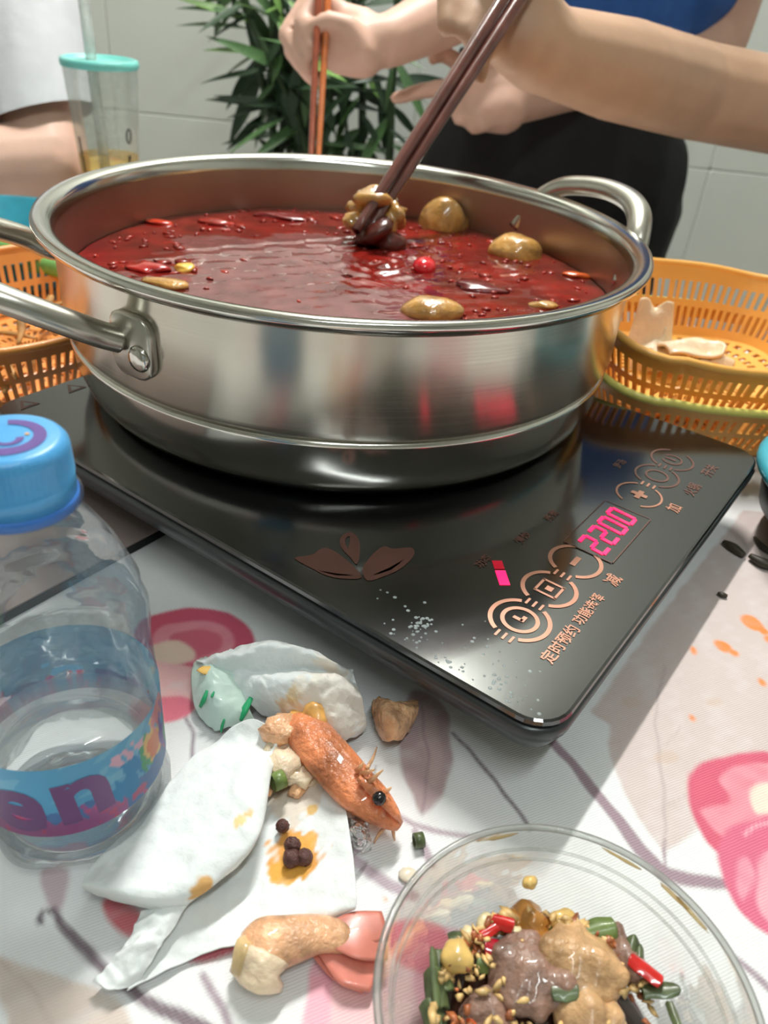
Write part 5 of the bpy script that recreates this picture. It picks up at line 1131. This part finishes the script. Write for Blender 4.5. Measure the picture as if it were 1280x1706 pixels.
for i in range(560):
    u, v = rng.uniform(690, 1110), rng.uniform(1495, 1720)
    if i < 260: u, v = 1000 + rng.normal(0, 60), 1545 + rng.normal(0, 24)
    elif i < 400: u, v = 770 + rng.normal(0, 45), 1545 + rng.normal(0, 40)
    c = inb(Z(u, v, rng.uniform(.0145, .0200)), .005); s_ = rng.uniform(.0006, .0016)
    (mb if i % 4 else mb2).add(*blob(c, (s_ * rng.uniform(1, 2), s_ * rng.uniform(.6, 1), s_ * .6), .42, 2.6, i, 1, rng.uniform(0, 3)))
tag(mb.build('minced_garlic', mat('minced_garlic', (222, 184, 122), .35, var=.45, vscale=160, coat=.3)), 'fine minced garlic and peanut scattered over the sauce bowl', 'minced garlic', kind='stuff'); tag(mb2.build('chilli_crumbs', mat('rusty_crumbs', (168, 96, 56), .35, var=.5, vscale=160, coat=.3)), 'tiny rust coloured chilli crumbs over the sauce bowl', 'chilli crumbs', kind='stuff')
M_SMEAR = clear_mat('thin_sauce', (250, 240, 214), .42, (226, 198, 142), .1, edge=.3)
for a in (108, 62, 42, 34):
    t = rad(a); mk('sauce_smear', *blob((bc[0] + .0485 * math.cos(t), bc[1] + .0485 * math.sin(t), .0366), (.0060, .0007, .0004), .2, 2, a, 2, t + 1.57), M_SMEAR, bl)

# ------------------------------------------------------------------ bamboo plant behind
M_STEM = mat('bamboo_stem', (52, 74, 42), .45, var=.25, vscale=30); M_LF = [mat('leaf_dark', (40, 62, 38), .45, var=.25, vscale=40), mat('leaf_mid', (66, 98, 54), .45, var=.25, vscale=40), mat('leaf_light', (110, 150, 72), .45, var=.2, vscale=40)]
pc = np.array([-.13, 1.50]); pl = empty('potted_bamboo', (pc[0], pc[1], ZF), 'potted bamboo plant with dark narrow leaves against the tiled wall', 'plant')
mk('plant_pot', *lathe([(0, 0), (.11, 0), (.115, .01), (.14, .24), (.148, .25), (.142, .27), (.13, .265), (.125, .22), (0, .22)], 40, pc, ZF + .001, False), mat('terracotta', (150, 90, 64), .7), pl)
mk('soil', *lathe([(0, .226), (.126, .224)], 40, pc, ZF, False), mat('soil', (60, 46, 36), .9, bump=.6), pl)
lv = []
for i in range(13):
    t = i / 12; lv.append((t, .5 * math.sin(math.pi * min(1, t ** .75)) * .17, -.10 * t * t))
V = []; F = []
for t, w, z in lv: V += [(t, -w, z + .25 * w), (t, 0, z), (t, w, z + .25 * w)]
for i in range(12):
    for j in (0, 1): F.append((3 * i + j, 3 * i + j + 1, 3 * i + j + 4, 3 * i + j + 3))
lms = []
for m in M_LF:
    q = bpy.data.meshes.new('leaf'); q.from_pydata(V, [], F); q.materials.append(m); q.polygons.foreach_set('use_smooth', np.ones(len(F), bool)); lms.append(q)
nleaf = 0
def leaf(a, b, m, roll=0.0, wide=1.0):
    global nleaf
    a = np.array(a); b = np.array(b); d = b - a; L = np.linalg.norm(d); x = Vector(d / L); zz = Vector((0, -.6, .8)); y = zz.cross(x).normalized(); z = x.cross(y)
    Rm = Matrix((x, y, z)).transposed().to_4x4() @ Matrix.Rotation(roll, 4, 'X')
    o = bpy.data.objects.new('leaf', lms[m]); COL.objects.link(o); o.parent = pl
    o.matrix_basis = Matrix.Translation(Vector(a - np.array([pc[0], pc[1], ZF]))) @ Rm @ Matrix.Diagonal((L, L * wide, L, 1)); nleaf += 1
def YP(u, v, y): d = ray(u, v); return CAM + d * (y / d[1])
stems = [[(520, 300), (478, 160), (430, 60), (395, -40)], [(520, 300), (498, 180), (470, 60), (455, -60)], [(525, 300), (512, 180), (500, 80), (486, -60)], [(600, 300), (604, 160), (604, 60), (600, -60)], [(645, 300), (652, 160), (660, 60), (664, -60)], [(540, 300), (548, 180), (556, 80), (560, -60)], [(470, 300), (452, 200), (426, 90), (412, 30)]]
for si, s in enumerate(stems):
    y = 1.46 + .02 * (si % 4); q = [YP(u, v, y) for u, v in s]; base = np.array([pc[0] + .02 * (si - 3), pc[1], ZF + .22]); top = q[-1] + (q[-1] - q[-2]) * 2.2
    path = [base, base * .5 + q[0] * .5] + q + [top]
    mk('stem', *tube(path, [.0075, .0075, .0072, .0068, .0062, .0055, .0025], 8, 4), M_STEM, pl)
    pts = cr_interp(path, 8)
    for k in range(16):
        p = pts[int(rng.uniform(.35, .98) * (len(pts) - 1))]
        sd = 1 if k % 2 else -1; L = rng.uniform(.07, .15)
        d = np.array([sd * rng.uniform(.15, .9), rng.uniform(-.5, .25), rng.uniform(-1.0, .35)]); d /= np.linalg.norm(d)
        leaf(p, p + d * L, int(rng.choice([0, 0, 0, 1, 1, 2])), rng.uniform(-.6, .6), rng.uniform(.7, 1.15))
for a, b, m, w in (((455, 118), (328, 128), 0, .8), ((462, 178), (340, 155), 0, 1.3), ((470, 172), (372, 190), 0, 1.0), ((455, 182), (355, 150), 0, 1.2), ((430, 20), (340, 62), 0, .7), ((410, 25), (290, 2), 1, .9), ((470, 10), (440, 18), 2, 1.6), ((500, 215), (428, 252), 2, 1.3), ((500, 205), (452, 235), 1, 1.2), ((512, 130), (506, 215), 1, 1.4), ((470, 60), (440, 110), 0, 2.0), ((470, 90), (450, 140), 1, 2.0), ((500, 20), (488, 130), 0, 1.6), ((495, 110), (486, 200), 0, 1.6), ((470, 150), (500, 250), 0, 1.3), ((560, 190), (530, 255), 0, 1.3), ((600, 110), (560, 200), 0, 1.0), ((600, 160), (560, 210), 1, .9), ((604, 190), (640, 255), 0, 1.0), ((600, 20), (612, 130), 0, 1.4), ((655, 110), (640, 190), 1, .9), ((650, 215), (690, 250), 0, .8), ((575, 215), (590, 262), 0, 1.4), ((540, 160), (560, 230), 0, 1.2), ((430, 205), (400, 218), 0, .9), ((456, 208), (405, 204), 0, .8), ((480, 0), (500, 20), 2, 1.5), ((455, -20), (470, 25), 2, 1.6)):
    leaf(YP(*a, 1.45), YP(*b, 1.44), m, 0.2, w)
for i in range(70):
    u, v = 470 + rng.normal(0, 32), rng.uniform(-40, 250); p = YP(u, v, 1.47 + rng.uniform(0, .08))
    if i > 50: p = YP(600 + rng.normal(0, 30), v, 1.5)
    d = np.array([rng.normal(0, .45), rng.uniform(-.4, .2), rng.uniform(-1, -.1)]); d /= np.linalg.norm(d)
    leaf(p, p + d * rng.uniform(.06, .12), int(rng.choice([0, 0, 0, 0, 1])), rng.uniform(-.8, .8), rng.uniform(.8, 1.4))
